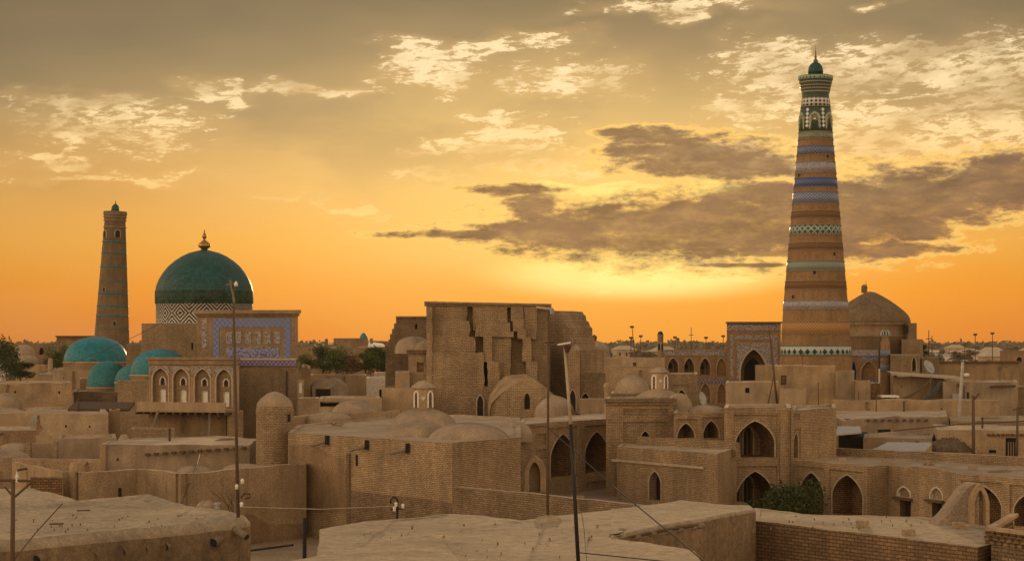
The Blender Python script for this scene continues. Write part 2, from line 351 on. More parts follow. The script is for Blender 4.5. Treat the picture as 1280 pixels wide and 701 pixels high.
ORG = {}
class MB:
    def __init__(s): s.v = []; s.f = []; s.uv = []
    def face(s, pts, uv=None):
        i = len(s.v); s.v += [tuple(p) for p in pts]; s.f.append(tuple(range(i, i+len(pts)))); s.uv.append(uv); return s
    def box(s, x0, x1, y0, y1, z0, z1):
        c = [(x, y, z) for x in (x0, x1) for y in (y0, y1) for z in (z0, z1)]
        for q in ((0,1,3,2),(4,6,7,5),(0,4,5,1),(2,3,7,6),(1,5,7,3),(0,2,6,4)): s.face([c[k] for k in q])
        return s
    def obox(s, c, ax, ay, az):      # centre, three half-axis vectors
        c, ax, ay, az = map(Vector, (c, ax, ay, az))
        k = [c+i*ax+j*ay+l*az for i in (-1, 1) for j in (-1, 1) for l in (-1, 1)]
        for q in ((0,1,3,2),(4,6,7,5),(0,4,5,1),(2,3,7,6),(1,5,7,3),(0,2,6,4)): s.face([k[t] for t in q])
        return s
    def prism(s, poly, z0, z1, top=True, bottom=False):
        n = len(poly)
        for i in range(n):
            a, b = poly[i], poly[(i+1) % n]
            s.face([(a[0], a[1], z0), (b[0], b[1], z0), (b[0], b[1], z1), (a[0], a[1], z1)])
        if top: s.poly3([(p[0], p[1], z1) for p in poly])
        if bottom: s.poly3([(p[0], p[1], z0) for p in poly])
        return s
    def poly3(s, pts, holes=()):
        loops = [[Vector(p) for p in pts]] + [[Vector(p) for p in h] for h in holes]
        flat = [p for l in loops for p in l]
        if len(pts) <= 4 and not holes: return s.face(pts)
        for tri in tessellate_polygon(loops): s.face([flat[k] for k in tri])
        return s
    def lathe(s, cx, cy, prof, n=32, wob=0, seed=0, a0=0, a1=2*math.pi):
        R = max(r for r, z in prof)
        full = abs(a1-a0-2*math.pi) < 1e-6
        arc = [0]
        for (r0, z0), (r1, z1) in zip(prof, prof[1:]): arc.append(arc[-1]+math.hypot(r1-r0, z1-z0))
        def pt(k, i):
            a = a0+(a1-a0)*i/n; r, z = prof[k]
            if wob:
                w_ = noise.noise(Vector((math.cos(a)*1.5+seed, math.sin(a)*1.5, z*.6)))*wob
                r = r+w_*min(1, r); z = z+w_*.5
            return (cx+r*math.sin(a), cy-r*math.cos(a), z)
        for k in range(len(prof)-1):
            for i in range(n):
                j = i+1 if (not full or i+1 < n) else 0
                u0, u1 = R*(a0+(a1-a0)*i/n), R*(a0+(a1-a0)*(i+1)/n)
                z0, z1 = arc[k], arc[k+1]
                a, b, c, d = pt(k, i), pt(k, j), pt(k+1, j), pt(k+1, i)
                if prof[k+1][0] < 1e-5: s.face([a, b, c], [(u0, z0), (u1, z0), ((u0+u1)/2, z1)])
                elif prof[k][0] < 1e-5: s.face([a, c, d], [((u0+u1)/2, z0), (u1, z1), (u0, z1)])
                else: s.face([a, b, c, d], [(u0, z0), (u1, z0), (u1, z1), (u0, z1)])
        return s
    def tube(s, pts, r, n=8, r1=None, caps=True):
        pts = [Vector(p) for p in pts]; m = len(pts); rings = []
        for i, p in enumerate(pts):
            d = (pts[min(i+1, m-1)]-pts[max(i-1, 0)]).normalized()
            a = Vector((0, 0, 1)) if abs(d.z) < .9 else Vector((1, 0, 0))
            x = d.cross(a).normalized(); y = d.cross(x)
            rr = r if r1 is None else r+(r1-r)*i/(m-1)
            rings.append([p+rr*(math.cos(t)*x+math.sin(t)*y) for t in [2*math.pi*k/n for k in range(n)]])
        for A, B in zip(rings, rings[1:]):
            for k in range(n): s.face([A[k], A[(k+1) % n], B[(k+1) % n], B[k]])
        if caps: s.face(rings[0]); s.face(rings[-1])
        return s
    def build(s, name, mat, parent=None, smooth=False, label=None, merge=False, bevel=0):
        off = Vector((0, 0, 0)) if parent is None else ORG.get(parent.name, Vector((0, 0, 0)))
        me = bpy.data.meshes.new(name)
        me.from_pydata([tuple(Vector(v)-off) for v in s.v], [], s.f)
        ul = me.uv_layers.new(name='UVMap')
        me.update()
        for p, uvs in zip(me.polygons, s.uv):
            if uvs:
                for li, q in zip(p.loop_indices, uvs): ul.data[li].uv = q
            else:
                nn = p.normal
                if abs(nn.z) < .8:
                    t = Vector((-nn.y, nn.x, 0)).normalized()
                    if abs(t.x) > abs(t.y): t *= (1 if t.x > 0 else -1)
                    else: t *= (1 if t.y > 0 else -1)
                    for li, vi in zip(p.loop_indices, p.vertices):
                        co = me.vertices[vi].co+off; ul.data[li].uv = (co.dot(t), co.z)
                else:
                    for li, vi in zip(p.loop_indices, p.vertices):
                        co = me.vertices[vi].co+off; ul.data[li].uv = (co.x, co.y)
        if smooth or merge or bevel:
            bm = bmesh.new(); bm.from_mesh(me)
            bmesh.ops.remove_doubles(bm, verts=bm.verts, dist=.0008)
            bmesh.ops.recalc_face_normals(bm, faces=bm.faces)
            if bevel:
                es = [e for e in bm.edges if len(e.link_faces) == 2 and e.calc_face_angle() > .5]
                bmesh.ops.bevel(bm, geom=es, offset=bevel, segments=2, affect='EDGES', profile=.6)
            for f in bm.faces: f.smooth = smooth
            bm.to_mesh(me); bm.free()
        me.materials.append(mat if not isinstance(mat, str) else M[mat])
        o = bpy.data.objects.new(name, me); COL.objects.link(o)
        if parent: o.parent = parent; ORG[o.name] = off
        if label: o['label'] = label
        return o

def thing(name, label, cat, loc=(0, 0, 0), group=None):
    o = bpy.data.objects.new(name, None); o.empty_display_size = .5; COL.objects.link(o)
    o.location = loc; ORG[o.name] = Vector(loc)
    o['label'] = label; o['category'] = cat
    if group: o['group'] = group
    return o
def solo(mb, name, label, cat, mat, base=None, group=None, smooth=False, merge=False, bevel=0):
    """a thing that is one mesh, its origin at its base"""
    if base is None:
        n = len(mb.v); zs = min(v[2] for v in mb.v); base = (sum(v[0] for v in mb.v)/n, sum(v[1] for v in mb.v)/n, zs)
    b = Vector(base); mb.v = [tuple(Vector(v)-b) for v in mb.v]
    o = mb.build(name, mat, None, smooth, merge=merge, bevel=bevel)
    o.location = b; o['label'] = label; o['category'] = cat
    if group: o['group'] = group
    return o
def struct(mb, name, mat, smooth=False):
    o = mb.build(name, mat, None, smooth); o['kind'] = 'structure'; return o
def dup(root, loc, rz=0, sc=1, label=None, cat=None, group=None):
    r = root.copy(); COL.objects.link(r); r.location = loc; r.rotation_euler = (0, 0, rz)
    r.scale = (sc, sc, sc) if not hasattr(sc, '__len__') else sc
    if label: r['label'] = label
    if cat: r['category'] = cat
    if group: r['group'] = group
    for ch in root.children:
        c = ch.copy(); COL.objects.link(c); c.parent = r
        for g in ch.children:
            d = g.copy(); COL.objects.link(d); d.parent = c
    return r

# ---- walls with openings
class Wall:
    """vertical plane through two plan points, seen from the camera's side"""
    def __init__(s, A, B):
        s.A = Vector((A[0], A[1])); s.B = Vector((B[0], B[1])); s.L = (s.B-s.A).length; s.d = (s.B-s.A)/s.L
        n = Vector((-s.d.y, s.d.x))
        if n.dot(-s.A) < 0: n = -n
        s.n = n
    def uz(s, px, py):
        k = (px-CX)/F
        # A + t d = (k Y, Y)
        den = s.d.x - k*s.d.y
        t = (k*s.A.y - s.A.x)/den
        Y = s.A.y + t*s.d.y
        return t, EYE+(HY-py)*Y/F
    def p(s, u, z, out=0):
        q = s.A+s.d*u+s.n*out; return (q.x, q.y, z)
def arch_poly(u0, u1, zb, zt, spring=.5, n=9, flat=.3):
    """pointed arch: spring = share of the height that stays vertical"""
    c = (u0+u1)/2; w_ = (u1-u0)/2; zs = zb+(zt-zb)*spring; h = zt-zs
    pts = [(u0, zb), (u1, zb)]
    for i in range(n+1):
        t = i/n; x = math.cos(t*math.pi/2)
        pts.append((c+w_*x, zs+h*((1-flat)*math.sqrt(max(0, 1-x*x))+flat*(1-x))))
    for i in range(n-1, -1, -1):
        t = i/n; x = math.cos(t*math.pi/2)
        pts.append((c-w_*x, zs+h*((1-flat)*math.sqrt(max(0, 1-x*x))+flat*(1-x))))
    return pts
def rect_poly(u0, u1, zb, zt): return [(u0, zb), (u1, zb), (u1, zt), (u0, zt)]
def opening(shape, x0, x1, yb, yt, depth=.5, back='void', side='brick', name='window', trim=None, spring=.5, kids=(), tw=.12, label=None, bars=None):
    return dict(shape=shape, px=(x0, x1, yb, yt), depth=depth, back=back, side=side, name=name, trim=trim, spring=spring, kids=kids, tw=tw, label=label, bars=bars)
def op_poly(wall, o, off=0):
    x0, x1, yb, yt = o['px']
    w2 = wall
    if off:
        w2 = Wall(wall.A-wall.n*off, wall.B-wall.n*off)
    um, zb = w2.uz((x0+x1)/2, yb); _, zt = w2.uz((x0+x1)/2, yt)
    u0, _ = w2.uz(x0, yb); u1, _ = w2.uz(x1, yb)
    if u0 > u1: u0, u1 = u1, u0
    return arch_poly(u0, u1, zb, zt, o['spring']) if o['shape'] == 'arch' else rect_poly(u0, u1, zb, zt)
def grow(poly, g):
    c = Vector((sum(p[0] for p in poly)/len(poly), 0)); zb = poly[0][1]
    out = []
    u0, u1 = min(p[0] for p in poly), max(p[0] for p in poly); zt = max(p[1] for p in poly)
    for (u, z) in poly:
        out.append((c.x+(u-c.x)*(1+2*g/(u1-u0)), zb+(z-zb)*(1+g/(zt-zb))))
    return out
def strip_poly(poly, g):
    """arch outline band of width g round a poly whose first two points are its foot"""
    big = grow(poly, g); return [poly[0]]+[big[0]]+[big[1]]+[poly[1]]
def cut(T, wall, mb, outer, ops, off=0):
    """adds the face 'outer' (u,z) with holes to mb and builds every opening as a part of T"""
    polys = [op_poly(wall, o, off*0) for o in ops]
    mb.poly3([wall.p(u, z, -off) for u, z in outer], [[wall.p(u, z, -off) for u, z in reversed(pl)] for pl in polys])
    for o, pl in zip(ops, polys):
        q = MB(); n = len(pl); d = off+o['depth']
        for i in range(n):
            a, b = pl[i], pl[(i+1) % n]
            q.face([wall.p(*a, -off), wall.p(*b, -off), wall.p(*b, -d), wall.p(*a, -d)])
        if o['kids']:
            cut(T, wall, q, pl, o['kids'], d)
            ob = q.build(o['name'], o['side'], T, label=o['label'])
        else:
            ob = q.build(o['name'], o['side'], T, label=o['label'])
            bk = MB(); bk.poly3([wall.p(u, z, -d+.004) for u, z in pl])
            bk.build({'window': 'pane', 'door': 'door_leaf'}.get(o['name'], 'back_wall'), o['back'], ob)
            if o['bars']:
                nb, mt = o['bars']; g = MB(); u0, u1 = pl[0][0], pl[1][0]; zb = pl[0][1]; zt = max(p[1] for p in pl)
                for k in range(1, nb):
                    u = u0+(u1-u0)*k/nb; g.face([wall.p(u-.05, zb, -d+.3), wall.p(u+.05, zb, -d+.3), wall.p(u+.05, zt-.35, -d+.3), wall.p(u-.05, zt-.35, -d+.3)])
                g.build('mullion', mt, ob)
        if o['trim']:
            tr = MB(); big = grow(pl, o['tw']); pr = .045
            inn = [pl[0]]+pl[:0:-1]; 
            # ring from left foot over the crown to the right foot
            seq = list(range(1, n))+[0]
            for a, b in zip(seq, seq[1:]):
                p0, p1, b0, b1 = pl[a], pl[b], big[a], big[b]
                F0 = lambda q_: wall.p(q_[0], q_[1], -off+pr)
                K0 = lambda q_: wall.p(q_[0], q_[1], -off)
                tr.face([F0(p0), F0(p1), F0(b1), F0(b0)]); tr.face([F0(b0), F0(b1), K0(b1), K0(b0)]); tr.face([F0(p0), F0(p1), K0(p1), K0(p0)])
            tr.build('arch_trim', o['trim'], ob)

def area(poly): return sum(poly[i][0]*poly[(i+1) % len(poly)][1]-poly[(i+1) % len(poly)][0]*poly[i][1] for i in range(len(poly)))/2
def inset(poly, d):
    n = len(poly); s = 1 if area(poly) > 0 else -1; out = []
    for i in range(n):
        a, b, c = Vector(poly[i-1]), Vector(poly[i]), Vector(poly[(i+1) % n])
        e1 = (b-a).normalized(); e2 = (c-b).normalized()
        n1 = Vector((-e1.y, e1.x))*s; n2 = Vector((-e2.y, e2.x))*s
        k = n1+n2; k = k/max(.35, k.dot(n1)) if k.length > 1e-4 else n1
        out.append(tuple(b+k*d))
    return out
def jit(p, amp, f=.35): return noise.noise(Vector((p[0]*f, p[1]*f, 4.2)))*amp*1.6+noise.noise(Vector((p[0]*1.7, p[1]*1.7, 9.2)))*amp*.7
HN = 0
def house(name, label, cat, z, fp, wall='adobe', roof='mud_roof', z0=0, ops=None, par=.3, drop=.18, amp=.09, group=None, coping=None, T=None, step=1.2):
    """mud or brick block: walls edge by edge (with openings), low parapet rim and flat roof"""
    fp = [tuple(p) for p in fp]
    global HN; HN += 1
    if wall == 'adobe': wall = 'adobe%d' % (HN*7 % 5)
    if roof == 'mud_roof': roof = 'mudr%d' % (HN*5 % 3)
    c = (sum(p[0] for p in fp)/len(fp), sum(p[1] for p in fp)/len(fp))
    if T is None: T = thing(name, label, cat, (c[0], c[1], z0), group)
    wb = MB(); n = len(fp); ring = []
    for i in range(n):
        A, B = fp[i], fp[(i+1) % n]; W_ = Wall(A, B)
        if W_.L < .01: continue
        k = max(1, int(W_.L/step)); top = []
        for j in range(k+1):
            u = W_.L*j/k; q = W_.p(u, 0); top.append((u, z+jit(q, amp)))
        outer = [(0, z0), (W_.L, z0)]+top[::-1]
        cut(T, W_, wb, outer, [o for e, o in (ops or []) if e == i])
        ring += [W_.p(u, zz) for u, zz in top[:-1]]
    wb.build('wall', wall, T)
    W_ = Wall(fp[0], fp[1]); hr = random.Random(int(abs(fp[0][0]*31+fp[0][1]*17+z*101)))
    if wall.startswith('adobe') and not ops and W_.L > 5:
        for q in range(hr.randint(1, 1+int(W_.L/5))):
            u = hr.uniform(.8, W_.L-.8); zz = z-hr.uniform(.5, 1.3); r_ = hr.uniform(.07, .12)
            MB().poly3([W_.p(u+r_*math.cos(a), zz+r_*1.4*math.sin(a), .012) for a in [k*math.pi/4 for k in range(8)]]).build('vent_hole', 'void', T)
        if hr.random() < .75:
            u = hr.uniform(1, W_.L-1); p0 = Vector(W_.p(u, z-.22, -.1)); sp_ = MB().tube([p0, Vector(W_.p(u+.1, z-.34, .75))], .08, 6).build('roof_spout', 'wood', T)
            ln = hr.uniform(1.2, 3.0); lft = [(u-.16-hr.uniform(-.05, .12)*k, z-.4-ln*k/5) for k in range(6)]; rgt = [(u+.14+hr.uniform(-.05, .14)*k, z-.4-ln*k/5) for k in range(5, -1, -1)]
            MB().poly3([W_.p(a, b_, .014) for a, b_ in lft+rgt]).build('rain_stain', 'adobe_dark', T)
    inn = inset([(p[0], p[1]) for p in ring], par) if par else None
    rb = MB()
    if par:
        m = len(ring)
        cb = MB()
        for i in range(m):
            j = (i+1) % m
            a, b = ring[i], ring[j]; ia, ib = inn[i], inn[j]
            cb.face([a, b, (ib[0], ib[1], b[2]), (ia[0], ia[1], a[2])])
            cb.face([(ia[0], ia[1], a[2]), (ib[0], ib[1], b[2]), (ib[0], ib[1], z-drop-.2), (ia[0], ia[1], z-drop-.2)])
        cb.build('parapet', coping or roof, T)
        ii = inset(fp, par*.8)
        rb.poly3([(p[0], p[1], z-drop) for p in ii])
    else:
        rb.poly3(ring)
    rb.build('roof', roof, T)
    return T
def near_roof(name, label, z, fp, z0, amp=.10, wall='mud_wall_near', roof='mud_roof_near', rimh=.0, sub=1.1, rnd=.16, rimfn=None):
    """hand-smoothed mud roof: rounded uneven rim, wavy surface"""
    c = (sum(p[0] for p in fp)/len(fp), sum(p[1] for p in fp)/len(fp))
    T = thing(name, label, 'mud house', (c[0], c[1], z0))
    # densify
    pts = []; n = len(fp)
    for i in range(n):
        A, B = Vector(fp[i]), Vector(fp[(i+1) % n]); k = max(1, int((B-A).length/.6))
        for j in range(k): pts.append(tuple(A+(B-A)*j/k))
    if area(pts) < 0: pts.reverse()
    pts = [(p[0]+noise.noise(Vector((p[0]*.6, p[1]*.6, 1)))*amp, p[1]+noise.noise(Vector((p[0]*.6, p[1]*.6, 7)))*amp) for p in pts]
    pts = [(p[0]+noise.noise(Vector((p[0]*2.9, p[1]*2.9, 3)))*.03, p[1]+noise.noise(Vector((p[0]*2.9, p[1]*2.9, 5)))*.03) for p in pts]
    rz = [z+jit(p, amp)+noise.noise(Vector((p[0]*3.1, p[1]*3.1, 8)))*.025+(rimfn(p) if rimfn else 0) for p in pts]
    levels = [(0, z0-z, 0), (0, -rnd*1.3, 0), (rnd*.12, -rnd*.5, 1), (rnd*.45, -rnd*.12, 1), (rnd*1.1, rimh, 1), (rnd*2.6, rimh*.6, 1), (rnd*5, 0, .8)]
    m = len(pts); rings = []
    for d, dz, fq in levels:
        ip = inset(pts, d) if d else pts
        rings.append([(ip[k][0], ip[k][1], (rz[k]+dz) if dz > -5 else z0) for k in range(m)])
    wb = MB()
    for A, B in zip(rings[:2], rings[1:2]):
        for k in range(m): wb.face([A[k], A[(k+1) % m], B[(k+1) % m], B[k]])
    wb.build('wall', wall, T, smooth=True)
    rb = MB()
    for A, B in zip(rings[1:], rings[2:]):
        for k in range(m): rb.face([A[k], A[(k+1) % m], B[(k+1) % m], B[k]])
    # interior grid
    bm = bmesh.new(); last = rings[-1]
    vs = [bm.verts.new(p) for p in last]
    loops = tessellate_polygon([[Vector(p) for p in last]])
    for t in loops:
        try: bm.faces.new([vs[k] for k in t])
        except ValueError: pass
    for _ in range(5):
        es = [e for e in bm.edges if e.calc_length() > sub and not e.is_boundary]
        if not es: break
        bmesh.ops.subdivide_edges(bm, edges=es, cuts=1); bmesh.ops.triangulate(bm, faces=bm.faces)
    for v in bm.verts:
        if not v.is_boundary: v.co.z = z+noise.noise(v.co*.3)*.09+noise.noise(v.co*1.3)*.015
    bm.verts.ensure_lookup_table()
    for f in bm.faces: rb.face([tuple(v.co) for v in f.verts])
    bm.free()
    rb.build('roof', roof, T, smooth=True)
    return T
def dome_prof(R, H, z, neck=.0, n=12, pw=1.0, tip=0):
    out = []
    for i in range(n+1):
        t = i/n*math.pi/2
        out.append((R*math.cos(t)**pw if i < n else 0, z+H*math.sin(t)+tip*H*(i/n)**6))
    return out
def mud_dome(label, px, ybase, ytop, rpx, Y, mat='mud_dome', T=None, name='mud_dome', wob=.12, sink=.4, pw=.9, group=None, tip=.05, cat='dome'):
    c = P(px, ybase, Y); k = Y/F; R = rpx*k; H = (ybase-ytop)*k
    mb = MB().lathe(c.x, Y, [(R*1.02, c.z-sink)]+dome_prof(R, H*(1-tip), c.z, pw=pw, tip=tip), 36, wob, seed=px)
    if T: return mb.build('dome', mat, T, smooth=True)
    return solo(mb, name, label, cat, mat, (c.x, Y, c.z-sink), group, smooth=True)
def band(T, wall, u0, u1, z0, z1, proud=.12, mat='brick', name='cornice'):
    mb = MB()
    a, b = wall.p(u0, z0, proud), wall.p(u1, z0, proud)
    c, d = wall.p(u0, z0, -.05), wall.p(u1, z0, -.05)
    lo = [a, b, d, c]; hi_ = [(q[0], q[1], z1) for q in lo]
    mb.face(lo); mb.face(hi_)
    for i in range(4): mb.face([lo[i], lo[(i+1) % 4], hi_[(i+1) % 4], hi_[i]])
    return mb.build(name, mat, T)
def bandpx(T, wall, x0, x1, y0, y1, proud=.12, mat='brick', name='cornice'):
    u0, za = wall.uz(x0, y1); u1, zb = wall.uz(x1, y1); _, zc = wall.uz((x0+x1)/2, y0); _, zd = wall.uz((x0+x1)/2, y1)
    return band(T, wall, min(u0, u1), max(u0, u1), zd, zc, proud, mat, name)
def panel(T, wall, poly, holes, mat, name, proud=.06):
    """flat raised panel on a wall in (u,z) with holes"""
    mb = MB()
    mb.poly3([wall.p(u, z, proud) for u, z in poly], [[wall.p(u, z, proud) for u, z in reversed(h)] for h in holes])
    for lp in [poly]+list(holes):
        for i in range(len(lp)):
            a, b = lp[i], lp[(i+1) % len(lp)]
            mb.face([wall.p(*a, proud), wall.p(*b, proud), wall.p(*b, -.02), wall.p(*a, -.02)])
    return mb.build(name, mat, T)
def pxrect(wall, x0, x1, yt, yb):
    u0, _ = wall.uz(x0, yb); u1, _ = wall.uz(x1, yb); _, zb = wall.uz((x0+x1)/2, yb); _, zt = wall.uz((x0+x1)/2, yt)
    return rect_poly(min(u0, u1), max(u0, u1), zb, zt)
def behind(A, B, D):      # footprint of depth D behind the visible front edge A-B
    n = (Vector(A)+Vector(B)).normalized()*D
    return [tuple(A), tuple(B), (B[0]+n.x, B[1]+n.y), (A[0]+n.x, A[1]+n.y)]
def zslab(T, wall, poly, holes, thick, mat, name, out=0):
    mb = MB()
    for o_ in (out, out-thick):
        mb.poly3([wall.p(u, z, o_) for u, z in poly], [[wall.p(u, z, o_) for u, z in reversed(h)] for h in holes])
    for lp in [poly]+list(holes):
        for i in range(len(lp)):
            a, b = lp[i], lp[(i+1) % len(lp)]
            mb.face([wall.p(*a, out), wall.p(*b, out), wall.p(*b, out-thick), wall.p(*a, out-thick)])
    return mb.build(name, mat, T)
# ================================================================== SETTING
g = MB(); N_ = 48
rr = [0, 60, 200, 600, 2000, 9000]
for a, b in zip(rr, rr[1:]):
    for i in range(N_):
        t0, t1 = 2*math.pi*i/N_, 2*math.pi*(i+1)/N_
        q = [(b*math.cos(t0), b*math.sin(t0), 0), (b*math.cos(t1), b*math.sin(t1), 0)]
        if a: g.face([(a*math.cos(t0), a*math.sin(t0), 0), q[0], q[1], (a*math.cos(t1), a*math.sin(t1), 0)])
        else: g.face([(0, 0, 0), q[0], q[1]])
struct(g, 'ground', 'ground')
st = MB(); st.poly3([(*G(312, 678, 0), .03), (*G(402, 662, 0), .03), (*G(560, 690, 0), .03), (-24, 75, .03), (-40, 95, .03)][:5])
struct(st, 'street', 'street')
yd = MB(); yd.prism([Wp(556, 119), Wp(905, 104), Wp(935, 147), Wp(770, 168), Wp(640, 160), Wp(585, 133)], 0.05, 1.5)
struct(yd, 'courtyard_ground', 'street')

# ================================================================== WEST MINARET
Y = 330; k = Y/F; c = P(137, HY, Y)
T = thing('brick_minaret', 'tapering brown brick minaret with thin turquoise rings, left of the green dome', 'minaret', (c.x, Y, 0))
T.rotation_euler = (0, math.radians(1.56), 0)
def R_at(py): return (12.9+(py-273)*(22-12.9)/(430-273))*k
def lat(T, cx, cy, prof, mat, name, n=48, parent=None, label=None, smooth=True): return MB().lathe(cx, cy, prof, n).build(name, mat, parent or T, smooth=smooth, label=label)
lat(T, c.x, Y, [(R_at(526), 0), (R_at(273), zat(276, Y)), (R_at(273)*1.02, zat(275.5, Y)), (13.5*k, zat(273, Y)), (13.9*k, zat(270, Y)), (14.5*k, zat(267, Y)), (14.5*k, zat(264.5, Y)), (13.4*k, zat(264.3, Y)), (0, zat(264, Y))], 'brick_dark', 'shaft')
for py in (302.4, 316.6, 334, 352, 367, 382.6, 394.7, 411):
    h = .9 if py not in (352, 411) else .45
    r = R_at(py)
    lat(T, c.x, Y, [(r, zat(py+h, Y)), (r+.05, zat(py+h, Y)), (r+.05, zat(py-h, Y)), (r, zat(py-h, Y))], 'teal_dome_dull', 'turquoise_ring', 40)
for py in (268, 271.5, 275.5, 284):
    r = R_at(py) + (.12 if py < 280 else .05)+(.14 if py == 268 else .08 if py == 271.5 else 0)
    lat(T, c.x, Y, [(r-.2, zat(py+.6, Y)), (r+.06, zat(py+.6, Y)), (r+.06, zat(py-.6, Y)), (r-.2, zat(py-.6, Y))], 'brick_gold', 'brick_ring', 40)
def tower_window(T, cx, cy, r, ang, w, zb, zt, mat='void', frame='pale_stone', name='window', arch=True):
    """shallow framed window applied on a round tower, facing angle ang (0 = towards the camera)"""
    n = Vector((math.sin(ang), -math.cos(ang))); t = Vector((math.cos(ang), math.sin(ang)))
    o = Vector((cx, cy))
    A = o+n*(r+.0)-t*w; W_ = Wall((A.x, A.y), (A.x+2*t.x*w, A.y+2*t.y*w)); W_.n = n
    pl = arch_poly(w*.5, w*1.5, zb, zt, .6) if arch else rect_poly(w*.5, w*1.5, zb, zt)
    big = grow(pl, w*.12)
    ob = zslab(T, W_, big, [pl], .3, frame, name, .07)
    mb = MB(); mb.poly3([W_.p(u, z, .012) for u, z in pl]); mb.build('pane', mat, ob)
    return ob
for px_, y0_, y1_ in ((149.5, 297, 287.5), (133, 297.5, 288.5)):
    tower_window(T, c.x, Y, R_at(292), math.asin((px_-143.3)/14.0), .85, zat(y0_, Y), zat(y1_, Y))
for px_, yy in ((130.5, 311.5), (133.5, 362), (147, 404)):
    tower_window(T, c.x, Y, R_at(yy), math.asin((px_-(144-(yy-265)*.027))/(R_at(yy)/k)), .45, zat(yy+2.5, Y), zat(yy-2.5, Y), arch=False)
hd = lat(T, c.x, Y, [(5.2*k, zat(265, Y)), (5.2*k, zat(262, Y))]+dome_prof(5.0*k, 6.5*k, zat(262, Y), pw=.8, tip=.15), 'green_dome', 'cupola')
lat(T, c.x, Y, [(.05, zat(256, Y)), (.18, zat(255, Y)), (.1, zat(254, Y)), (.04, zat(251, Y)), (0, zat(250.5, Y))], 'copper', 'finial', 12, hd)

# ================================================================== GREAT GREEN DOME
Y = 232; k = Y/F; c = P(255.5, HY, Y); cy = Y+6.2
k = cy/F; c = P(255.5, HY, cy)
T = thing('domed_mausoleum', 'great dark green glazed dome with gilded finial on a black and white zigzag drum', 'mausoleum', (c.x, cy, 0))
R = 60.6*k
outline = [(59.8, 383), (60.6, 375), (60.9, 366), (59.5, 358), (56, 349), (51, 341), (44.5, 333), (37, 326.5), (28, 320.5), (18.5, 316), (9, 313.6), (4.5, 312.6)]
lat(T, c.x, cy, [(r*k, zat(y, cy)) for r, y in [(59.9, 381)]+outline[2:]+[(3.5, 311), (0, 310.8)]], 'green_dome', 'dome', 72)
lat(T, c.x, cy, [(60.1*k, zat(380.5, cy)), (61.0*k, zat(379, cy)), (61.15*k, zat(372, cy)), (61.0*k, zat(364.5, cy)), (60.6*k, zat(363.5, cy))], 'green_band', 'dark_tile_band', 72)
lat(T, c.x, cy, [(59.6*k, zat(404, cy)), (59.6*k, zat(381.3, cy)), (60.4*k, zat(381, cy)), (60.4*k, zat(380.3, cy)), (58*k, zat(380, cy))], 't_nested', 'drum', 72)
lat(T, c.x, cy, [(60*k, zat(440, cy)), (60*k, zat(404, cy)), (59*k, zat(404, cy))], 'brick', 'lower_drum', 72)
fin = lat(T, c.x, cy, [(4.8*k, zat(313, cy)), (3.2*k, zat(311.5, cy)), (4.2*k, zat(311, cy)), (7*k, zat(309, cy)), (7.9*k, zat(306.6, cy)), (6.8*k, zat(304.2, cy)), (3.2*k, zat(301.5, cy)), (1.6*k, zat(299.8, cy)), (1.2*k, zat(298.8, cy))], 'gold', 'finial', 28)
lat(T, c.x, cy, [(1.2*k, zat(298.8, cy)), (2.9*k, zat(296.5, cy)), (3.0*k, zat(294.5, cy)), (1.8*k, zat(292.3, cy)), (.7*k, zat(291, cy)), (.6*k, zat(289.5, cy)), (1.2*k, zat(289, cy)), (.4*k, zat(288, cy)), (0, zat(286.3, cy))], 'gold', 'finial_bulb', 20, fin)

# its buildings: brick mass left of the portal
Y = 228
house('brick_chamber', 'plain brown brick block under the left side of the great green dome', 'building', zat(404.5, Y), behind(Wp(177, Y), Wp(250, Y-1), 14), 'brick', z0=0, amp=.05,
      ops=[(0, opening('rect', 239, 241.5, 437, 428, .3, name='slot_window'))])
house('brick_chamber', 'lower brown brick block with a step, between the teal domes and the great dome', 'building', zat(430.5, 231), behind(Wp(158, 231), Wp(178, 231), 12), 'brick', z0=0, amp=.04)
# portal
Y = 214
A, B = Wp(246.5, Y), Wp(372.5, Y-3)
fp = behind(A, B, 7)
T = house('portal_block', 'tall brick portal with lilac tiled frame, right in front of the great green dome', 'portal', zat(390, Y), fp, 'brick', z0=0, amp=.03, par=.3)
Wf = Wall(A, B)
bandpx(T, Wf, 244, 376, 387.5, 392, .42, 'brick_gold', 'cornice'); bandpx(T, Wf, 245.5, 374.2, 392.3, 395, .25, 'brick_dark', 'cornice')
fr = panel(T, Wf, pxrect(Wf, 266.5, 363.5, 398, 447), [pxrect(Wf, 274, 355.5, 408.5, 446)], 't_border', 'tile_frame', .05)
panel(T, Wf, pxrect(Wf, 252.5, 258.5, 398, 435), [], 't_grey', 'tile_strip', .05)
panel(T, Wf, pxrect(Wf, 283, 349, 434, 446.5), [], 't_purple', 'tile_panel', .05)
for i in range(6):
    x = 286.5+i*12.1; u0, zb = Wf.uz(x-3.6, 429.5); u1, _ = Wf.uz(x+3.6, 429.5); _, zt = Wf.uz(x, 414.5)
    ob = panel(T, Wf, rect_poly(u0, u1, zb, zt), [arch_poly(u0+.12, u1-.12, zb+.1, zt-.12, .5)], 't_grey', 'blind_niche', .07)
    mb = MB(); mb.poly3([Wf.p(u, z, .01) for u, z in arch_poly(u0+.12, u1-.12, zb+.1, zt-.12, .5)]); mb.build('niche_tile', 't_grey', ob)
bandpx(T, Wf, 298, 371.5, 447.5, 449.8, .28, 'pale_stone', 'ledge'); bandpx(T, Wf, 298, 371.5, 450, 457.5, .2, 't_purple2', 'tile_frieze')
dp = MB(); u, z = Wf.uz(359, 463); _, z2 = Wf.uz(359, 497); dp.tube([Wf.p(u, z, .15), Wf.p(u, z2, .15)], .09); dp.build('drainpipe', 'rust', T)
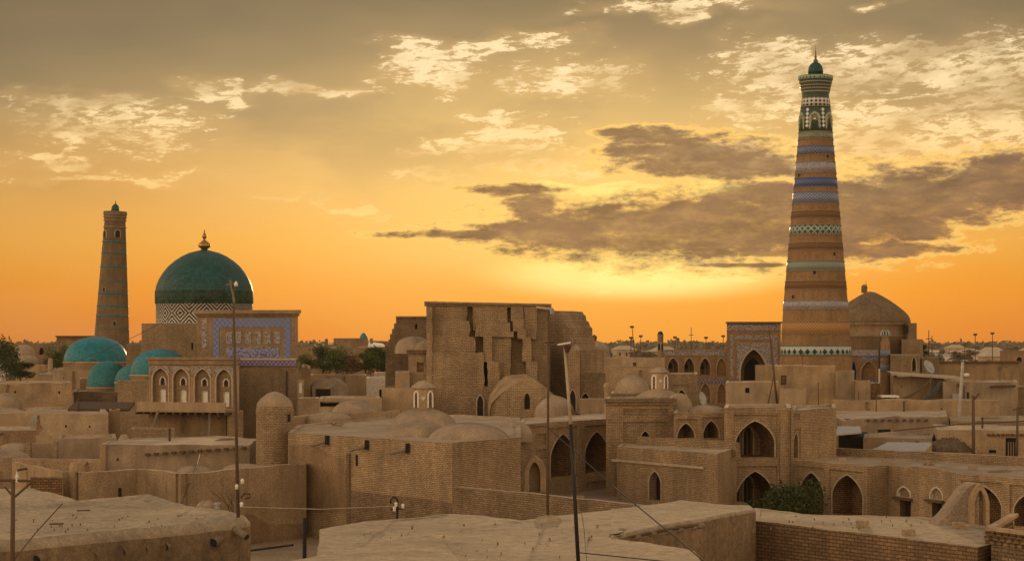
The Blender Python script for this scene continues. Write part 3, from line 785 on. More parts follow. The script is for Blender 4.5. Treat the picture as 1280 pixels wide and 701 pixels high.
# balcony building with four niches
Y = 205
A, B = Wp(186, Y+1), Wp(299, Y-2)
ops = []
for i, x in enumerate((200.5, 226.3, 253, 280)):
    kids = [opening('arch', x-2.8, x+2.8, 481+i*.7, 471.5+i*.9, .35, 'wood_red', 'brick', 'window', 'white_trim', .5, tw=.14),
            opening('rect', x-3.6, x+3.8, 504+i*1.4, 486+i*1.1, .25, 'white', 'white_trim', 'door', None, label=None)]
    ops.append((0, opening('arch', x-9.6, x+9.6, 505+i*1.3, 460+i*.5, .55, 'brick', 'brick', 'arched_niche', 'pale_stone', .72, kids=kids, tw=.13)))
T = house('balcony_house', 'brick house front with four blind arches, white doors and a long ledge balcony', 'house', zat(448, Y), behind(A, B, 7), 'brick_gold', z0=0, ops=ops, amp=.05)
Wf = Wall(A, B)
bandpx(T, Wf, 184.5, 300, 446.5, 449.5, .35, 'brick_gold'); bandpx(T, Wf, 185.5, 299, 450, 455.5, .2, 'brick')
for i, x in enumerate((200.5, 226.3, 253, 280)):
    u0, zb = Wf.uz(x-11.2, 474+i*.5); u1, _ = Wf.uz(x+11.2, 474); _, zt = Wf.uz(x, 457.5+i*.3)
    o = op_poly(Wf, ops[i][1]); og = grow(o, .2)
    top = [p for p in og[2:]]
    left_, right_ = [p for p in top if p[0] <= (u0+u1)/2+.01], [p for p in top if p[0] >= (u0+u1)/2-.01]
    poly = [(u0, zb), (u0, zt), (u1, zt), (u1, zb)]+[p for p in top if p[1] > zb]
    panel(T, Wf, poly, [], 't_grey', 'tiled_spandrel', .04)
bal = MB(); Bw = Wall(Wp(171, Y-3.5), Wp(283, Y-6)); 
u0, z1 = Bw.uz(171, 501.5); u1, _ = Bw.uz(282, 508); _, z0 = Bw.uz(171, 511)
zt0, zt1 = Bw.uz(171, 501.5)[1], Bw.uz(282, 505.5)[1]
zb_ = Bw.uz(171, 511)[1]
for o0, o1, za, zb in ((0, -.12, zb_, zt0-.05), (0.15, -3.6, zb_-.28, zb_)):
    lo = [Bw.p(u0, za, o0), Bw.p(u1, za, o0), Bw.p(u1, za, o1), Bw.p(u0, za, o1)]; hi_ = [(q[0], q[1], zb) for q in lo]
    bal.face(lo); bal.face(hi_)
    for i in range(4): bal.face([lo[i], lo[(i+1) % 4], hi_[(i+1) % 4], hi_[i]])
bal.build('balcony', 'adobe_light', T)
bs = MB()
for i in range(13):
    u = u0+(u1-u0)*i/12; bs.obox(Bw.p(u, zb_-.42, -1.7), (.09*Bw.d.x, .09*Bw.d.y, 0), (1.85*Bw.n.x, 1.85*Bw.n.y, 0), (0, 0, .12))
bs.build('balcony_beams', 'wood', T)
for x0, y0_, y1_ in ((197.5, 513, 562), (262, 515, 582)):
    mb = MB().tube([P(x0, y0_, Y-5), P(x0-(14 if x0 < 200 else 0), y1_, Y-8)], .14); mb.build('prop_pole', 'wood_grey', T)
house('brick_annex', 'blank brown brick wall block left of the balcony house, teal dome rising behind', 'building', zat(476, 207), behind(Wp(147, 207), Wp(186.5, 206), 5), 'brick', z0=0, amp=.06)
house('brick_annex', 'plain lower wall projecting beneath the long ledge balcony', 'building', zat(514.5, 203), behind(Wp(186, 203.6), Wp(283, 202.2), 2), 'adobe', z0=0, amp=.03)
house('brick_annex', 'pale projecting brick stub at the right end of the ledge balcony', 'building', zat(514, 199.5), behind(Wp(284, 200.5), Wp(304, 200.5), 3), 'brick_gold', z0=0, amp=.03)

# teal domes
def teal(label, px, yb, yt, rpx, Y, mat, drum_y, dmat='adobe', pw=.82, flat=1.0):
    k = Y/F; c = P(px, yb, Y)
    T = thing('turquoise_dome', label, 'dome', (c.x, Y, zat(drum_y, Y)))
    R = rpx*k; H = (yb-yt)*k
    lat(T, c.x, Y, [(R*.99, c.z-.1)]+dome_prof(R, H*.93, c.z, pw=pw, tip=.08, n=16), mat, 'dome_shell', 56)
    lat(T, c.x, Y, [(R*1.0, zat(drum_y, Y)), (R*1.0, c.z-.25), (R*1.035, c.z-.2), (R*1.035, c.z), (R*.95, c.z+.02)], dmat, 'drum', 56)
    return T
teal('largest bright turquoise dome, low and wide, in front of the ringed minaret', 120, 451.5, 420, 39.5, 262, 'teal_dome', 480, pw=.75)
teal('dull teal dome, front left of the four turquoise domes, beside the plain block', 134.5, 483, 450.5, 25.5, 236, 'teal_dome_dull', 500, pw=.66)
teal('small teal dome peeping out between its two neighbours', 172, 477, 454.5, 28, 228, 'teal_dome_dull', 500, pw=.7)
teal('teal dome rising just behind the four-arched balcony house', 200, 467.5, 435.5, 36.5, 219, 'teal_dome', 500, pw=.7)
house('adobe_block', 'dun block carrying the dull teal dome', 'building', zat(489.5, 226), behind(Wp(92, 226), Wp(147, 226), 14), 'brick_dark', z0=0, amp=.08, ops=[(0, opening('rect', 111, 143, 511, 507, 1.0, name='opening'))])
house('adobe_block', 'long low block under the largest turquoise dome', 'building', zat(462, 250), behind(Wp(66, 250), Wp(140, 250), 20), 'adobe', z0=0, amp=.08)
house('adobe_block', 'small dark stepped block left of the dull teal dome', 'building', zat(473, 240), behind(Wp(100, 240), Wp(112, 240), 6), 'adobe_dark', z0=0, amp=.05)

# ================================================================== GREAT STRIPED MINARET
Y = 257; k = Y/F; c = P(1019.5, HY, Y)
T = thing('striped_minaret', 'tallest minaret, tapering orange brick with blue, white and green tile bands', 'minaret', (c.x, Y, 0))
RP = [(122, 17.0), (125, 17.2), (167, 20.8), (257, 29.0), (375, 39.4), (447, 44.2), (560, 51)]
def r_m(py):
    for (a, ra), (b, rb) in zip(RP, RP[1:]):
        if py <= b: return (ra+(rb-ra)*(py-a)/(b-a))*k
    return RP[-1][1]*k
lat(T, c.x, Y, [(r_m(py), zat(py, Y)) for py in (557, 500, 447, 410, 375, 335, 300, 257, 212, 175)]+[(r_m(167), zat(167, Y)), (r_m(122)*.97, zat(122, Y))], 'brick_orange', 'shaft', 72)
bands = [(432, 443.5, 't_bold', 'diamond_band'), (402.5, 417, 't_bricklat', 'brick_band'), (376, 387, 't_lilacgrey', 'tile_band'), (352, 361.5, 't_browndash', 'brown_band'),
         (327, 339, 't_palegreen', 'tile_band'), (304.5, 313, 't_browndash', 'brown_band'), (282.5, 294, 't_tealw', 'tile_band'), (265, 273.6, 't_browndash', 'brown_band'),
         (241, 255.5, 't_blue2', 'tile_band'), (223.5, 235, 't_blue3', 'tile_band'), (203.5, 217.5, 't_lilacgrey', 'tile_band'), (183.5, 195, 't_blue', 'tile_band'),
         (166.5, 175.5, 't_greengrey', 'tile_band'), (134.5, 166, 't_green', 'green_band'), (124, 134, 't_topdiamond', 'tile_band'), (117, 123.5, 't_green', 'green_band')]
for y0, y1, mt, nm in bands:
    if y0 < 120: continue
    a, b = r_m(y1)+.04, r_m(y0)+.04
    lat(T, c.x, Y, [(a-.1, zat(y1, Y)), (a, zat(y1, Y)), (b, zat(y0, Y)), (b-.1, zat(y0, Y))], mt, nm, 72)
    for yy in ((y0-.5, y0+.3), (y1-.3, y1+.5)):
        r = r_m((yy[0]+yy[1])/2)
        if y0 > 134: lat(T, c.x, Y, [(r, zat(yy[1], Y)), (r+.10, zat(yy[1], Y)), (r+.10, zat(yy[0], Y)), (r, zat(yy[0], Y))], 't_whitering' if mt != 't_bold' else 'teal_dome_dull', 'edge_ring', 60)
# flared cornice
cp = [(16.7, 123.5), (16.8, 117), (18.2, 113), (18.2, 110.5), (19.2, 109), (19.2, 107), (20.2, 105), (20.2, 102.5), (21.2, 101), (21.4, 97), (21.4, 95.5), (20, 95.2), (0, 95)]
lat(T, c.x, Y, [(r*k, zat(y, Y)) for r, y in cp], 't_green', 'flared_cornice', 60)
for y0, y1, r in ((96.2, 100.6, 21.6), (103, 104.6, 20.5), (107.4, 108.8, 19.4), (111, 112.6, 18.5), (115, 116.8, 17.5)):
    lat(T, c.x, Y, [((r-.6)*k, zat(y1, Y)), (r*k, zat(y1, Y)), (r*k, zat(y0, Y)), ((r-.6)*k, zat(y0, Y))], 't_greenw' if y0 < 100 else 't_whitering', 'cornice_ring', 60)
# arched windows near the top, all round
for i, a in enumerate([math.radians(d) for d in (-73, -12, 49, 110, 170, 228)]):
    r = r_m(157)-.16
    n = Vector((math.sin(a), -math.cos(a))); t = Vector((math.cos(a), math.sin(a))); o = Vector((c.x, Y))
    w2 = .50
    A_ = o+n*(r+.1)-t*1.0; W_ = Wall((A_.x, A_.y), (A_.x+2*t.x, A_.y+2*t.y)); W_.n = n
    pl = arch_poly(1-w2, 1+w2, zat(163, Y), zat(144, Y), .62)
    ob = zslab(T, W_, grow(pl, .30), [pl], .25, 't_greenw', 'arched_window', .06)
    mb = MB(); mb.poly3([W_.p(u, z, .03) for u, z in pl]); mb.build('recess', 'brick_gold', ob)
    q = arch_poly(1-w2*.5, 1+w2*.5, zat(162, Y), zat(149, Y), .62)
    mb = MB(); mb.poly3([W_.p(u, z, .045) for u, z in q]); mb.build('pane', 'void' if i != 1 else 'white', ob)
for a in (-40, 19, 80, -100):
    a = math.radians(a)
    for yy in (139, 144, 149, 154, 159):
        r = r_m(yy)+.06; n = Vector((math.sin(a), -math.cos(a), 0)); t = Vector((math.cos(a), math.sin(a), 0))
        MB().obox(Vector((c.x, Y, zat(yy, Y)))+n*r, t*.13+Vector((0, 0, .13)), n*.03, t*-.13+Vector((0, 0, .13))).build('white_stud', 'white', T)
for px_, yy in ((1031, 198), (997, 221), (1037.8, 319), (1012.5, 342), (988, 371.5), (1039, 215), (1006, 190)):
    tower_window(T, c.x, Y, r_m(yy), math.asin(max(-.95, min(.95, (px_-1019.5)/(r_m(yy)/k)))), .38, zat(yy+2.4, Y), zat(yy-2.4, Y), arch=False, frame='brick_gold')
cu = lat(T, c.x, Y, [(9.2*k, zat(95.5, Y)), (9.2*k, zat(91, Y))]+dome_prof(9.4*k, 12*k, zat(91, Y), pw=.62, tip=.12), 'green_dome', 'cupola', 36)
lat(T, c.x, Y, [(1.4*k, zat(80, Y)), (3*k, zat(78, Y)), (2.6*k, zat(75.5, Y)), (1*k, zat(73.5, Y)), (1.8*k, zat(71.5, Y)), (.8*k, zat(69, Y)), (.8*k, zat(66, Y)), (.35*k, zat(63, Y)), (0, zat(56, Y))], 'copper', 'finial', 16, cu)

# ================================================================== BIG BRICK DOME (right)
Y = 292; k = Y/F; c = P(1088, HY, Y)
T = thing('brick_dome_hall', 'broad brown brick dome on a round drum, just right of the tallest minaret', 'domed building', (c.x, Y, 0))
ol = [(49.5, 405), (49, 399.5), (46.5, 394), (41.5, 388.8), (33, 382), (24, 375.6), (14, 369.5), (6, 365.5), (0, 364.3)]
lat(T, c.x, Y, [(r*k, zat(y, Y)) for r, y in [(47, 405)]+ol], 'brick_dark', 'dome_shell', 56)
lat(T, c.x, Y, [(50.5*k, zat(460, Y)), (50.5*k, zat(421, Y)), (52*k, zat(420.6, Y)), (52*k, zat(419, Y)), (48.5*k, zat(418.5, Y)), (48.5*k, zat(406, Y)), (50*k, zat(405.6, Y)), (50*k, zat(404, Y)), (46*k, zat(403.5, Y))], 'brick', 'drum', 56)
lat(T, c.x-8*k, Y, [(3.4*k, zat(366, Y)), (3.4*k, zat(359, Y)), (3.6*k, zat(358.7, Y)), (2.2*k, zat(356.5, Y)), (.5*k, zat(355.6, Y)), (0, zat(354.5, Y))], 'brick_dark', 'lantern', 16)
lat(T, c.x-4*k, Y+1, [(2.6*k, zat(364, Y)), (1*k, zat(361.5, Y)), (2.4*k, zat(359.6, Y)), (1*k, zat(357.5, Y)), (1.2*k, zat(356, Y)), (.3*k, zat(354.5, Y)), (0, zat(349.5, Y))], 'copper', 'finial', 14)
bx = MB(); a_ = P(1129.5, 404, Y-3); bx.box(a_.x, a_.x+1.35, Y-6, Y+2, zat(424, Y), zat(404, Y)); bx.build('buttress', 'brick_dark', T)
bx = MB(); a_ = P(1130.6, 407, Y-6.1); bx.box(a_.x, a_.x+.6, Y-6.05, Y-5.9, zat(416.5, Y-6), zat(406.5, Y-6)); bx.build('window', 'void', T)
# polygonal base of the dome hall with tiled arcade
A, B = Wp(1064, 279), Wp(1098, 278)
T = house('tiled_arcade', 'brick wall with a lilac tile frieze and pointed blind arches below the brick dome', 'building', zat(437, 279), behind(A, B, 14), 'brick_orange', amp=.02,
          ops=[(0, opening('arch', 1076.5, 1095.5, 474, 451, .5, 'brick_orange', 'brick_gold', 'arched_niche', 'pale_stone', .35)), (0, opening('arch', 1064.4, 1070, 474, 451, .5, 'void', 'brick_gold', 'arched_niche', 't_purple', .35)),
               ])
Wf = Wall(A, B); bandpx(T, Wf, 1064, 1098, 437.5, 444.5, .15, 't_lilacgrey', 'tile_frieze'); bandpx(T, Wf, 1075.5, 1097, 445.2, 450, .08, 't_purple', 'tile_panel'); bandpx(T, Wf, 1064, 1098, 474, 479, .12, 't_purple2', 'tile_frieze')
c2 = P(1106.5, HY, 276)
k2 = 276/F
T = thing('corner_turret', 'slim round brick turret with tile bands and a green ribbed cupola, below the brick dome', 'turret', (c2.x, 276, 0))
lat(T, c2.x, 276, [(7.6*k2, 0), (6.4*k2, zat(480, 276)), (5.6*k2, zat(427, 276)), (5.0*k2, zat(426, 276))], 'brick_orange', 'shaft', 28)
for y0, y1 in ((437, 446.5), (455, 465)):
    lat(T, c2.x, 276, [(5.6*k2, zat(y1, 276)), (6.25*k2, zat(y1, 276)), (6.1*k2, zat(y0, 276)), (5.5*k2, zat(y0, 276))], 't_blue2', 'tile_band', 28)
lan = lat(T, c2.x, 276, [(4.5*k2, zat(427, 276)), (4.3*k2, zat(421, 276)), (6*k2, zat(420, 276)), (6*k2, zat(419, 276)), (0, zat(418.8, 276))], 'brick_gold', 'lantern', 20)
tower_window(T, c2.x, 276, 4.9*k2, -.15, .42, zat(436, 276), zat(427, 276))
lat(T, c2.x, 276, [(5.6*k2, zat(419, 276))]+dome_prof(5.7*k2, 6.2*k2, zat(419, 276), pw=.6, tip=.1), 'green_dome', 'cupola', 24)
for i in range(10):
    a = 2*math.pi*i/10
    MB().tube([(c2.x+5.75*k2*math.sin(a)*math.cos(t)**.6, 276-5.75*k2*math.cos(a)*math.cos(t)**.6, zat(419, 276)+6.3*k2*math.sin(t)) for t in (0, .3, .6, .9, 1.2)], .05, 4).build('rib', 'white', T)
house('brick_hall', 'tall plain brick hall shoulder right of the green-topped turret', 'building', zat(424, 282), [Wp(1127, 279), Wp(1153.5, 281), Wp(1153.5, 296), Wp(1127, 296)], 'brick', amp=.03)
house('brick_hall', 'brick wall with one pointed window, right of the green-topped turret', 'building', zat(443.5, 268), [Wp(1113, 268), Wp(1148, 269), Wp(1152, 278), Wp(1113, 279)], 'brick', amp=.03,
      ops=[(0, opening('arch', 1140, 1145, 463.5, 446, .4, 'void', 'brick', 'window', 'pale_stone', .5))])
house('brick_hall', 'stepped lower brick block at the right foot of the brick dome hall', 'building', zat(447, 276), [Wp(1152, 274), Wp(1168, 276), Wp(1174, 290), Wp(1152, 290)], 'brick_dark', amp=.03)

# ================================================================== TILED PORTAL and ARCADE left of the great minaret
Y = 272
A, B = Wp(908.5, Y), Wp(976, Y)
arch = opening('arch', 926, 958, 476, 436.5, 3.5, 'void', 'brick', 'portal_arch', 'pale_stone', .30, tw=.22,
               kids=[opening('arch', 934, 956, 476, 447, 1.2, 'void', 'brick_dark', 'doorway', None, .4)])
T = house('tiled_portal', 'tall portal covered in grey-blue tile with a deep pointed arch, left of the tallest minaret', 'portal', zat(403, Y), behind(A, B, 9), 'brick_orange', amp=.02, ops=[(0, arch)])
Wf = Wall(A, B)
bandpx(T, Wf, 907, 977, 402, 404.2, .45, 'brick_dark'); bandpx(T, Wf, 908.5, 976, 405.5, 413, .08, 't_grey', 'tile_frieze')
panel(T, Wf, pxrect(Wf, 912.5, 972, 418.5, 476), [pxrect(Wf, 916.8, 966, 424, 475.5)], 't_grey', 'tile_frame', .05)
pl = op_poly(Wf, arch); u0, _ = Wf.uz(921, 476); u1, _ = Wf.uz(963, 476); _, zt = Wf.uz(940, 428); _, zb = Wf.uz(940, 474)
panel(T, Wf, [(u0, zb), (pl[0][0]-.22, zb)]+grow(pl, .22)[:1:-1]+[(pl[1][0]+.22, zb), (u1, zb), (u1, zt), (u0, zt)], [], 't_grey', 'tile_panel', .045)
# arcade wing
A, B = Wp(829, Y-1), Wp(909, Y+.5)
ops = []
for i, (a, b) in enumerate(((835, 848), (855, 868), (875, 888), (895.5, 909-1))):
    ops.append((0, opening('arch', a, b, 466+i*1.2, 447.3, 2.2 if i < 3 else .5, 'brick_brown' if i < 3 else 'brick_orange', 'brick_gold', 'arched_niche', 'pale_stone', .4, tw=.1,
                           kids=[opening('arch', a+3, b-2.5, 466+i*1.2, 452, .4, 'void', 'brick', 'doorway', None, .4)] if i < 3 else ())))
for a, b in ((875.5, 887.5), (896.5, 907.5)):
    ops.append((0, opening('arch', a, b, 503, 479, .5, 'brick_orange', 'brick_gold', 'arched_niche', 'pale_stone', .5, tw=.1)))
T = house('arcade_wing', 'two-storey brick arcade under a lilac tile frieze, left of the tiled portal', 'building', zat(437, Y), behind(A, B, 8), 'brick_gold', amp=.02, ops=ops)
Wf = Wall(A, B)
bandpx(T, Wf, 829, 908.5, 438.5, 444, .12, 't_grey', 'tile_frieze'); bandpx(T, Wf, 829, 908.5, 474.5, 478, .1, 't_purple2', 'tile_frieze')
for a, b in ((848.7, 854.3), (868.7, 874.3), (888.7, 894.8), (829, 834)): bandpx(T, Wf, a, b, 444.5, 474, .10, 'brick_orange', 'pilaster')
k3 = 268/F; c3 = P(825.5, HY, 268)
T = thing('corner_turret', 'slim round turret with a dark domed cap at the left end of the far arcade', 'turret', (c3.x, 268, 0))
lat(T, c3.x, 268, [(4.5*k3, 0), (4.0*k3, zat(450, 268)), (3.6*k3, zat(421, 268)), (3.9*k3, zat(420.5, 268)), (3.9*k3, zat(418.5, 268)), (0, zat(418, 268))], 'brick', 'shaft', 24)
lat(T, c3.x, 268, [(3.5*k3, zat(418.8, 268))]+dome_prof(3.6*k3, 4.6*k3, zat(418.8, 268), pw=.6, tip=.1), 'green_band', 'cupola', 20)
tower_window(T, c3.x, 268, 3.7*k3, -.45, .36, zat(437, 268), zat(428, 268)); tower_window(T, c3.x, 268, 3.7*k3, .5, .36, zat(437, 268), zat(428, 268))

# ================================================================== RUINED PORTAL in the centre
Yb = 198.2
def pxbox(x0, x1, y0, y1, Yf, Yk, mb=None):
    mb = mb or MB(); a, b = Wp(x0, Yf)[0], Wp(x1, Yf)[0]
    mb.box(a, b, Yf, Yk, zat(y1, Yf), zat(y0, Yf)); return mb
T = thing('ruined_portal', 'huge stepped mud brick back of a portal, rough tiers and piers, centre of the town', 'portal', (Wp(612, Yb)[0], Yb, 5.5))
zr = 5.5; yb_ = 530
wl = MB()
a, b = Wp(534, Yb), Wp(686, Yb+.6)
Wt = Wall(a, b)
top = []
for j in range(31):
    u = Wt.L*j/30; _, z = Wt.uz(534+152*j/30, 376.5+ (j/30)*3.2+noise.noise(Vector((j*.7, 0, 0)))*.6); top.append((u, z))
wl.poly3([Wt.p(u, z) for u, z in [(0, zr), (Wt.L, zr)]+top[::-1]])
for (u0, z0), (u1, z1) in zip(top, top[1:]): wl.face([Wt.p(u0, z0), Wt.p(u1, z1), Wt.p(u1, z1, -4), Wt.p(u0, z0, -4)])
wl.face([Wt.p(0, zr), Wt.p(0, top[0][1]), Wt.p(0, top[0][1], -4), Wt.p(0, zr, -4)]); wl.face([Wt.p(Wt.L, zr), Wt.p(Wt.L, top[-1][1]), Wt.p(Wt.L, top[-1][1], -4), Wt.p(Wt.L, zr, -4)])
wl.build('back_wall', 'brick_ruin', T)
def tier(x0, x1, y0, y1, Yf, nm='tier', mat='brick_ruin'):
    m = pxbox(x0, x1, y0, y1, Yf, Yb+1.2)
    ob = m.build(nm, mat, T, merge=True)
    bm = bmesh.new(); bm.from_mesh(ob.data)
    for _ in range(4):
        es = [e for e in bm.edges if e.calc_length() > .9]
        if not es: break
        bmesh.ops.subdivide_edges(bm, edges=es, cuts=1, use_grid_fill=True)
    for v in bm.verts:
        q = v.co*1.1+Vector((3.3, 0, 1)); v.co += Vector((noise.noise(q), noise.noise(q+Vector((9, 0, 0)))*.5, noise.noise(q+Vector((0, 9, 0)))))*.16
    bmesh.ops.triangulate(bm, faces=bm.faces)
    bm.to_mesh(ob.data); bm.free()
    return ob
tier(534, 584, 382, 470, 197.4); tier(533.6, 587, 402, 470, 197.1); tier(533.2, 593.3, 421, 470, 196.8); tier(532.8, 604.6, 440.4, 533, 196.4, 'buttress')
tier(591, 634, 382, 412, 197.5); tier(594.5, 637, 403, 420, 197.2); tier(600, 642, 414.3, 421, 196.9)
tier(604.6, 615, 419, 452, 196.7, 'pier'); tier(609.5, 624, 452, 500, 196.3, 'pier'); tier(615, 638.5, 421.3, 490, 197.2)
tier(638.5, 654, 382, 402, 197.5); tier(641, 655, 400, 414, 197.2); tier(647, 657.5, 412, 424, 196.9)
tier(604, 612, 483, 533, 196.5, 'pier'); tier(653.5, 664, 422, 452, 196.7, 'pier'); tier(658.5, 671.5, 451.3, 500, 196.3, 'pier'); tier(655, 671, 382, 424, 197.6)
bb = MB(); Wc = Wall(Wp(529.5, 196), Wp(690, 200.5))
for (y0, y1, pr, nm, mt) in ((376.6, 379.2, .55, 'cornice', 'brick_gold'), (379.5, 382.0, .25, 'cornice', 'brick_ruin')):
    q = MB(); W2 = Wall(Wp(530.5 if pr > .3 else 532, 197.35), Wp(689, 198.0))
    u0, z0 = W2.uz(530.5, y1); _, z1 = W2.uz(530.5, y0); u1, z2 = W2.uz(689, y1+3.2); _, z3 = W2.uz(689, y0+3.2)
    f0 = [W2.p(u0, z0, pr), W2.p(u1, z2, pr), W2.p(u1, z3, pr), W2.p(u0, z1, pr)]; b0 = [W2.p(u0, z0, -3), W2.p(u1, z2, -3), W2.p(u1, z3, -3), W2.p(u0, z1, -3)]
    q.face(f0); q.face(b0)
    for i in range(4): q.face([f0[i], f0[(i+1) % 4], b0[(i+1) % 4], b0[i]])
    q.build(nm, mt, T)
tier(533, 540, 382.3, 520, 196.25, 'corner_shaft', 'brick_gold')
for x0, y0_ in ((560, 405), (570, 430)): pass
# door and slot in the left buttress
Wd = Wall(Wp(590, 196.35), Wp(612, 196.35))
for (x0, x1, yb0, yt0, nm) in ((596.5, 604, 523.5, 494, 'doorway'),):
    u0, zb = Wd.uz(x0, yb0); u1, _ = Wd.uz(x1, yb0); _, zt = Wd.uz(x0, yt0); pl = arch_poly(u0, u1, zb, zt, .72)
    ob = zslab(T, Wd, grow(pl, .12), [pl], .3, 'pale_stone', nm, .06); mb = MB(); mb.poly3([Wd.p(u, z, .015) for u, z in pl]); mb.build('pane', 'void', ob)
pxbox(605, 609.3, 452.5, 483, 197.5, 199).build('slot', 'void', T)  # solid near-black box stands for the shaded gap between piers
# right wing of the ruin, stepped skyline
T2 = thing('stepped_wall', 'stepped crumbling right shoulder of the ruined portal, dropping to the right', 'wall', (Wp(700, 204)[0], 204, 5))
zq = MB(); Wz = Wall(Wp(686, 205.5), Wp(733, 203))
sil = [(686, 389), (689, 388), (698.5, 389), (700, 392), (702.5, 394), (703.5, 400), (706.5, 402), (708, 407), (711, 410), (711.2, 421), (714, 424), (715.2, 432), (726, 437), (726, 520), (686, 520)]
pl = [Wz.uz(x, y) for x, y in sil]
zslab(T2, Wz, pl, [], 5, 'brick_ruin', 'wall')
for (x0, x1, y0, y1, Yf) in ((672, 688, 430, 520, 200.5),):
    pxbox(x0, x1, y0, y1, Yf, 207).build('pier', 'brick_ruin', T2, merge=True, bevel=.05)
pxbox(709.5, 725, 437, 517, 197, 205).build('pier', 'brick_ruin', T2, merge=True, bevel=.05)
c_ = P(719, 437, 200); MB().lathe(c_.x, 200, dome_prof(.5, .6, c_.z-.05), 16).build('knob', 'mud_dome', T2, smooth=True)
Wd = Wall(Wp(709, 196.9), Wp(725, 196.9)); u0, zb = Wd.uz(712, 514); u1, _ = Wd.uz(719.5, 514); _, zt = Wd.uz(712, 487); pl = arch_poly(u0, u1, zb, zt, .6)
ob = zslab(T2, Wd, grow(pl, .1), [pl], .3, 'pale_stone', 'doorway', .06); mb = MB(); mb.poly3([Wd.p(u, z, .02) for u, z in pl]); mb.build('pane', 'void', ob)
# vault-like gable in front of the piers
T3 = thing('mud_vault', 'pointed mud vault with one slim window, against the foot of the ruined portal', 'building', (Wp(650, 188)[0], 188, 5.5))
Wv = Wall(Wp(611, 189), Wp(712, 186.5))
gb = [(611.5, 526), (711, 526), (709, 511.5), (696, 499), (686, 491), (673, 479.5), (664, 472.5), (658.8, 470.5), (653, 472.5), (647, 477), (635, 485.5), (624, 493.6), (614, 504), (612, 513)]
pl = [Wv.uz(x, y) for x, y in gb]
u0, zb = Wv.uz(655, 511.5); u1, _ = Wv.uz(662.5, 511.5); _, zt = Wv.uz(658, 491)
hole = arch_poly(u0, u1, zb, zt, .6)
zslab(T3, Wv, pl, [hole], 1.0, 'brick_ruin', 'vault_front')
mb = MB(); mb.poly3([Wv.p(u, z, -.4) for u, z in grow(hole, .15)]); mb.build('pane', 'void', T3)
vs = MB(); fr_ = [(611.5, 526), (612, 513), (614, 504), (624, 493.6), (635, 485.5), (647, 477), (658.8, 470.5), (673, 479.5), (686, 491), (709, 511.5)]; bk_ = [(610, 524), (609.5, 503), (611, 494), (617, 484), (623, 475), (632, 468.5), (657.5, 467), (672, 476), (684, 486), (703, 505)]
for (a0, a1, b0, b1) in zip(fr_, fr_[1:], bk_, bk_[1:]): vs.face([P(*a0, 188.5), P(*a1, 188.5), P(*b1, 196.8), P(*b0, 196.8)])
vs.build('vault_roof', 'adobe0', T3)
mud_dome('smooth mud mound leaning on the right foot of the ruined portal', 694, 520, 494, 26, 184, name='mud_mound', cat='mound')
# terrace the ruin stands on
house('mud_terrace', 'flat mud terrace at the foot of the ruined portal', 'terrace', 5.5, [Wp(548, 178), Wp(757, 171), Wp(762, 206), Wp(540, 210)], 'adobe', amp=.1, par=.4, drop=.1)
# left back block of the ruin
Y = 207
T = thing('stepped_block', 'tall mud brick block with a stepped left edge, behind the ruined portal', 'building', (Wp(510, Y)[0], Y, 0))
Wz = Wall(Wp(480, Y), Wp(536, Y))
sil = [(481, 540), (482, 432), (485.5, 431), (485.5, 424.5), (487.5, 424), (487.5, 417.5), (490, 417), (490, 411), (492.5, 410.5), (492.5, 404.5), (495, 404), (495, 396.5), (535.5, 396), (535.5, 540)]
u0, z0_ = Wz.uz(519, 411.5); u1, z1_ = Wz.uz(521.5, 405)
zslab(T, Wz, [Wz.uz(x, y) for x, y in sil], [rect_poly(u0, u1, z0_, z1_)], 7, 'brick_dark', 'wall')
bandpx(T, Wz, 495, 535.5, 395, 397, .25, 'brick_gold')
mud_dome('pale mud dome in front of the stepped block', 517, 437, 420, 24, 203, cat='dome')
mud_dome('second mud dome beside the ruined portal, cut by its edge', 533, 441, 424, 16, 200.5, cat='dome')
Y = 197
T = house('brick_house', 'brown block with a dark cornice and a blocked window, left foot of the ruined portal', 'building', zat(437, Y), behind(Wp(510.5, Y), Wp(534.5, Y), 6), 'adobe', amp=.05,
      ops=[(0, opening('rect', 521, 529.5, 465, 453, .25, 'brick_brown', 'brick', 'window'))])
bandpx(T, Wall(Wp(510.5, Y), Wp(534.5, Y)), 508.5, 535, 437.3, 441.5, .4, 'brick_brown')
house('brick_house', 'stair-like brown wall stub, upper step left of the ruined portal', 'building', zat(465, 195), behind(Wp(494, 195), Wp(512, 195), 6), 'adobe', amp=.05)
house('brick_house', 'blank brown wall block, lower step left of the ruined portal', 'building', zat(485, 192), behind(Wp(477, 192), Wp(534, 192), 8), 'adobe', amp=.06)
# ================================================================== LARGE COURTYARD BUILDING, centre (long wall with waterspouts)
zH = 7.3
A = G(360, 540, zH); B = G(565, 553.5, zH); C_ = G(651, 546, zH)
D_ = G(650, 521, zH); E_ = G(530, 517, zH); F_ = G(372, 531, zH)
T = house('madrasa_hall', 'long tan brick hall with domed roof, three waterspouts and damp stains, centre of the town', 'building', zH, [A, B, C_, D_, E_, F_], 'brick_gold', 'mud_roof', amp=.05, par=.35, drop=.12)
for i, (x, yt, yb2) in enumerate(((410.5, 549, 556), (460, 555, 562), (511, 559, 566))):
    Wf = Wall(A, B); u, z = Wf.uz(x, (yt+yb2)/2)
    mb = MB(); p0 = Vector(Wf.p(u, z+.1, -.1)); p1 = Vector(Wf.p(u-.9, z-.25, .9)); 
    mb.tube([p0, p1], .13, 6); mb.build('waterspout', 'wood_grey', T)
    MB().obox(Vector(Wf.p(u, z+.15, .12)), (.13, 0, 0), (0, .12, 0), (0, 0, .32)).build('spout_mouth', 'void', T)
u, z = Wall(A, B).uz(447, 575)
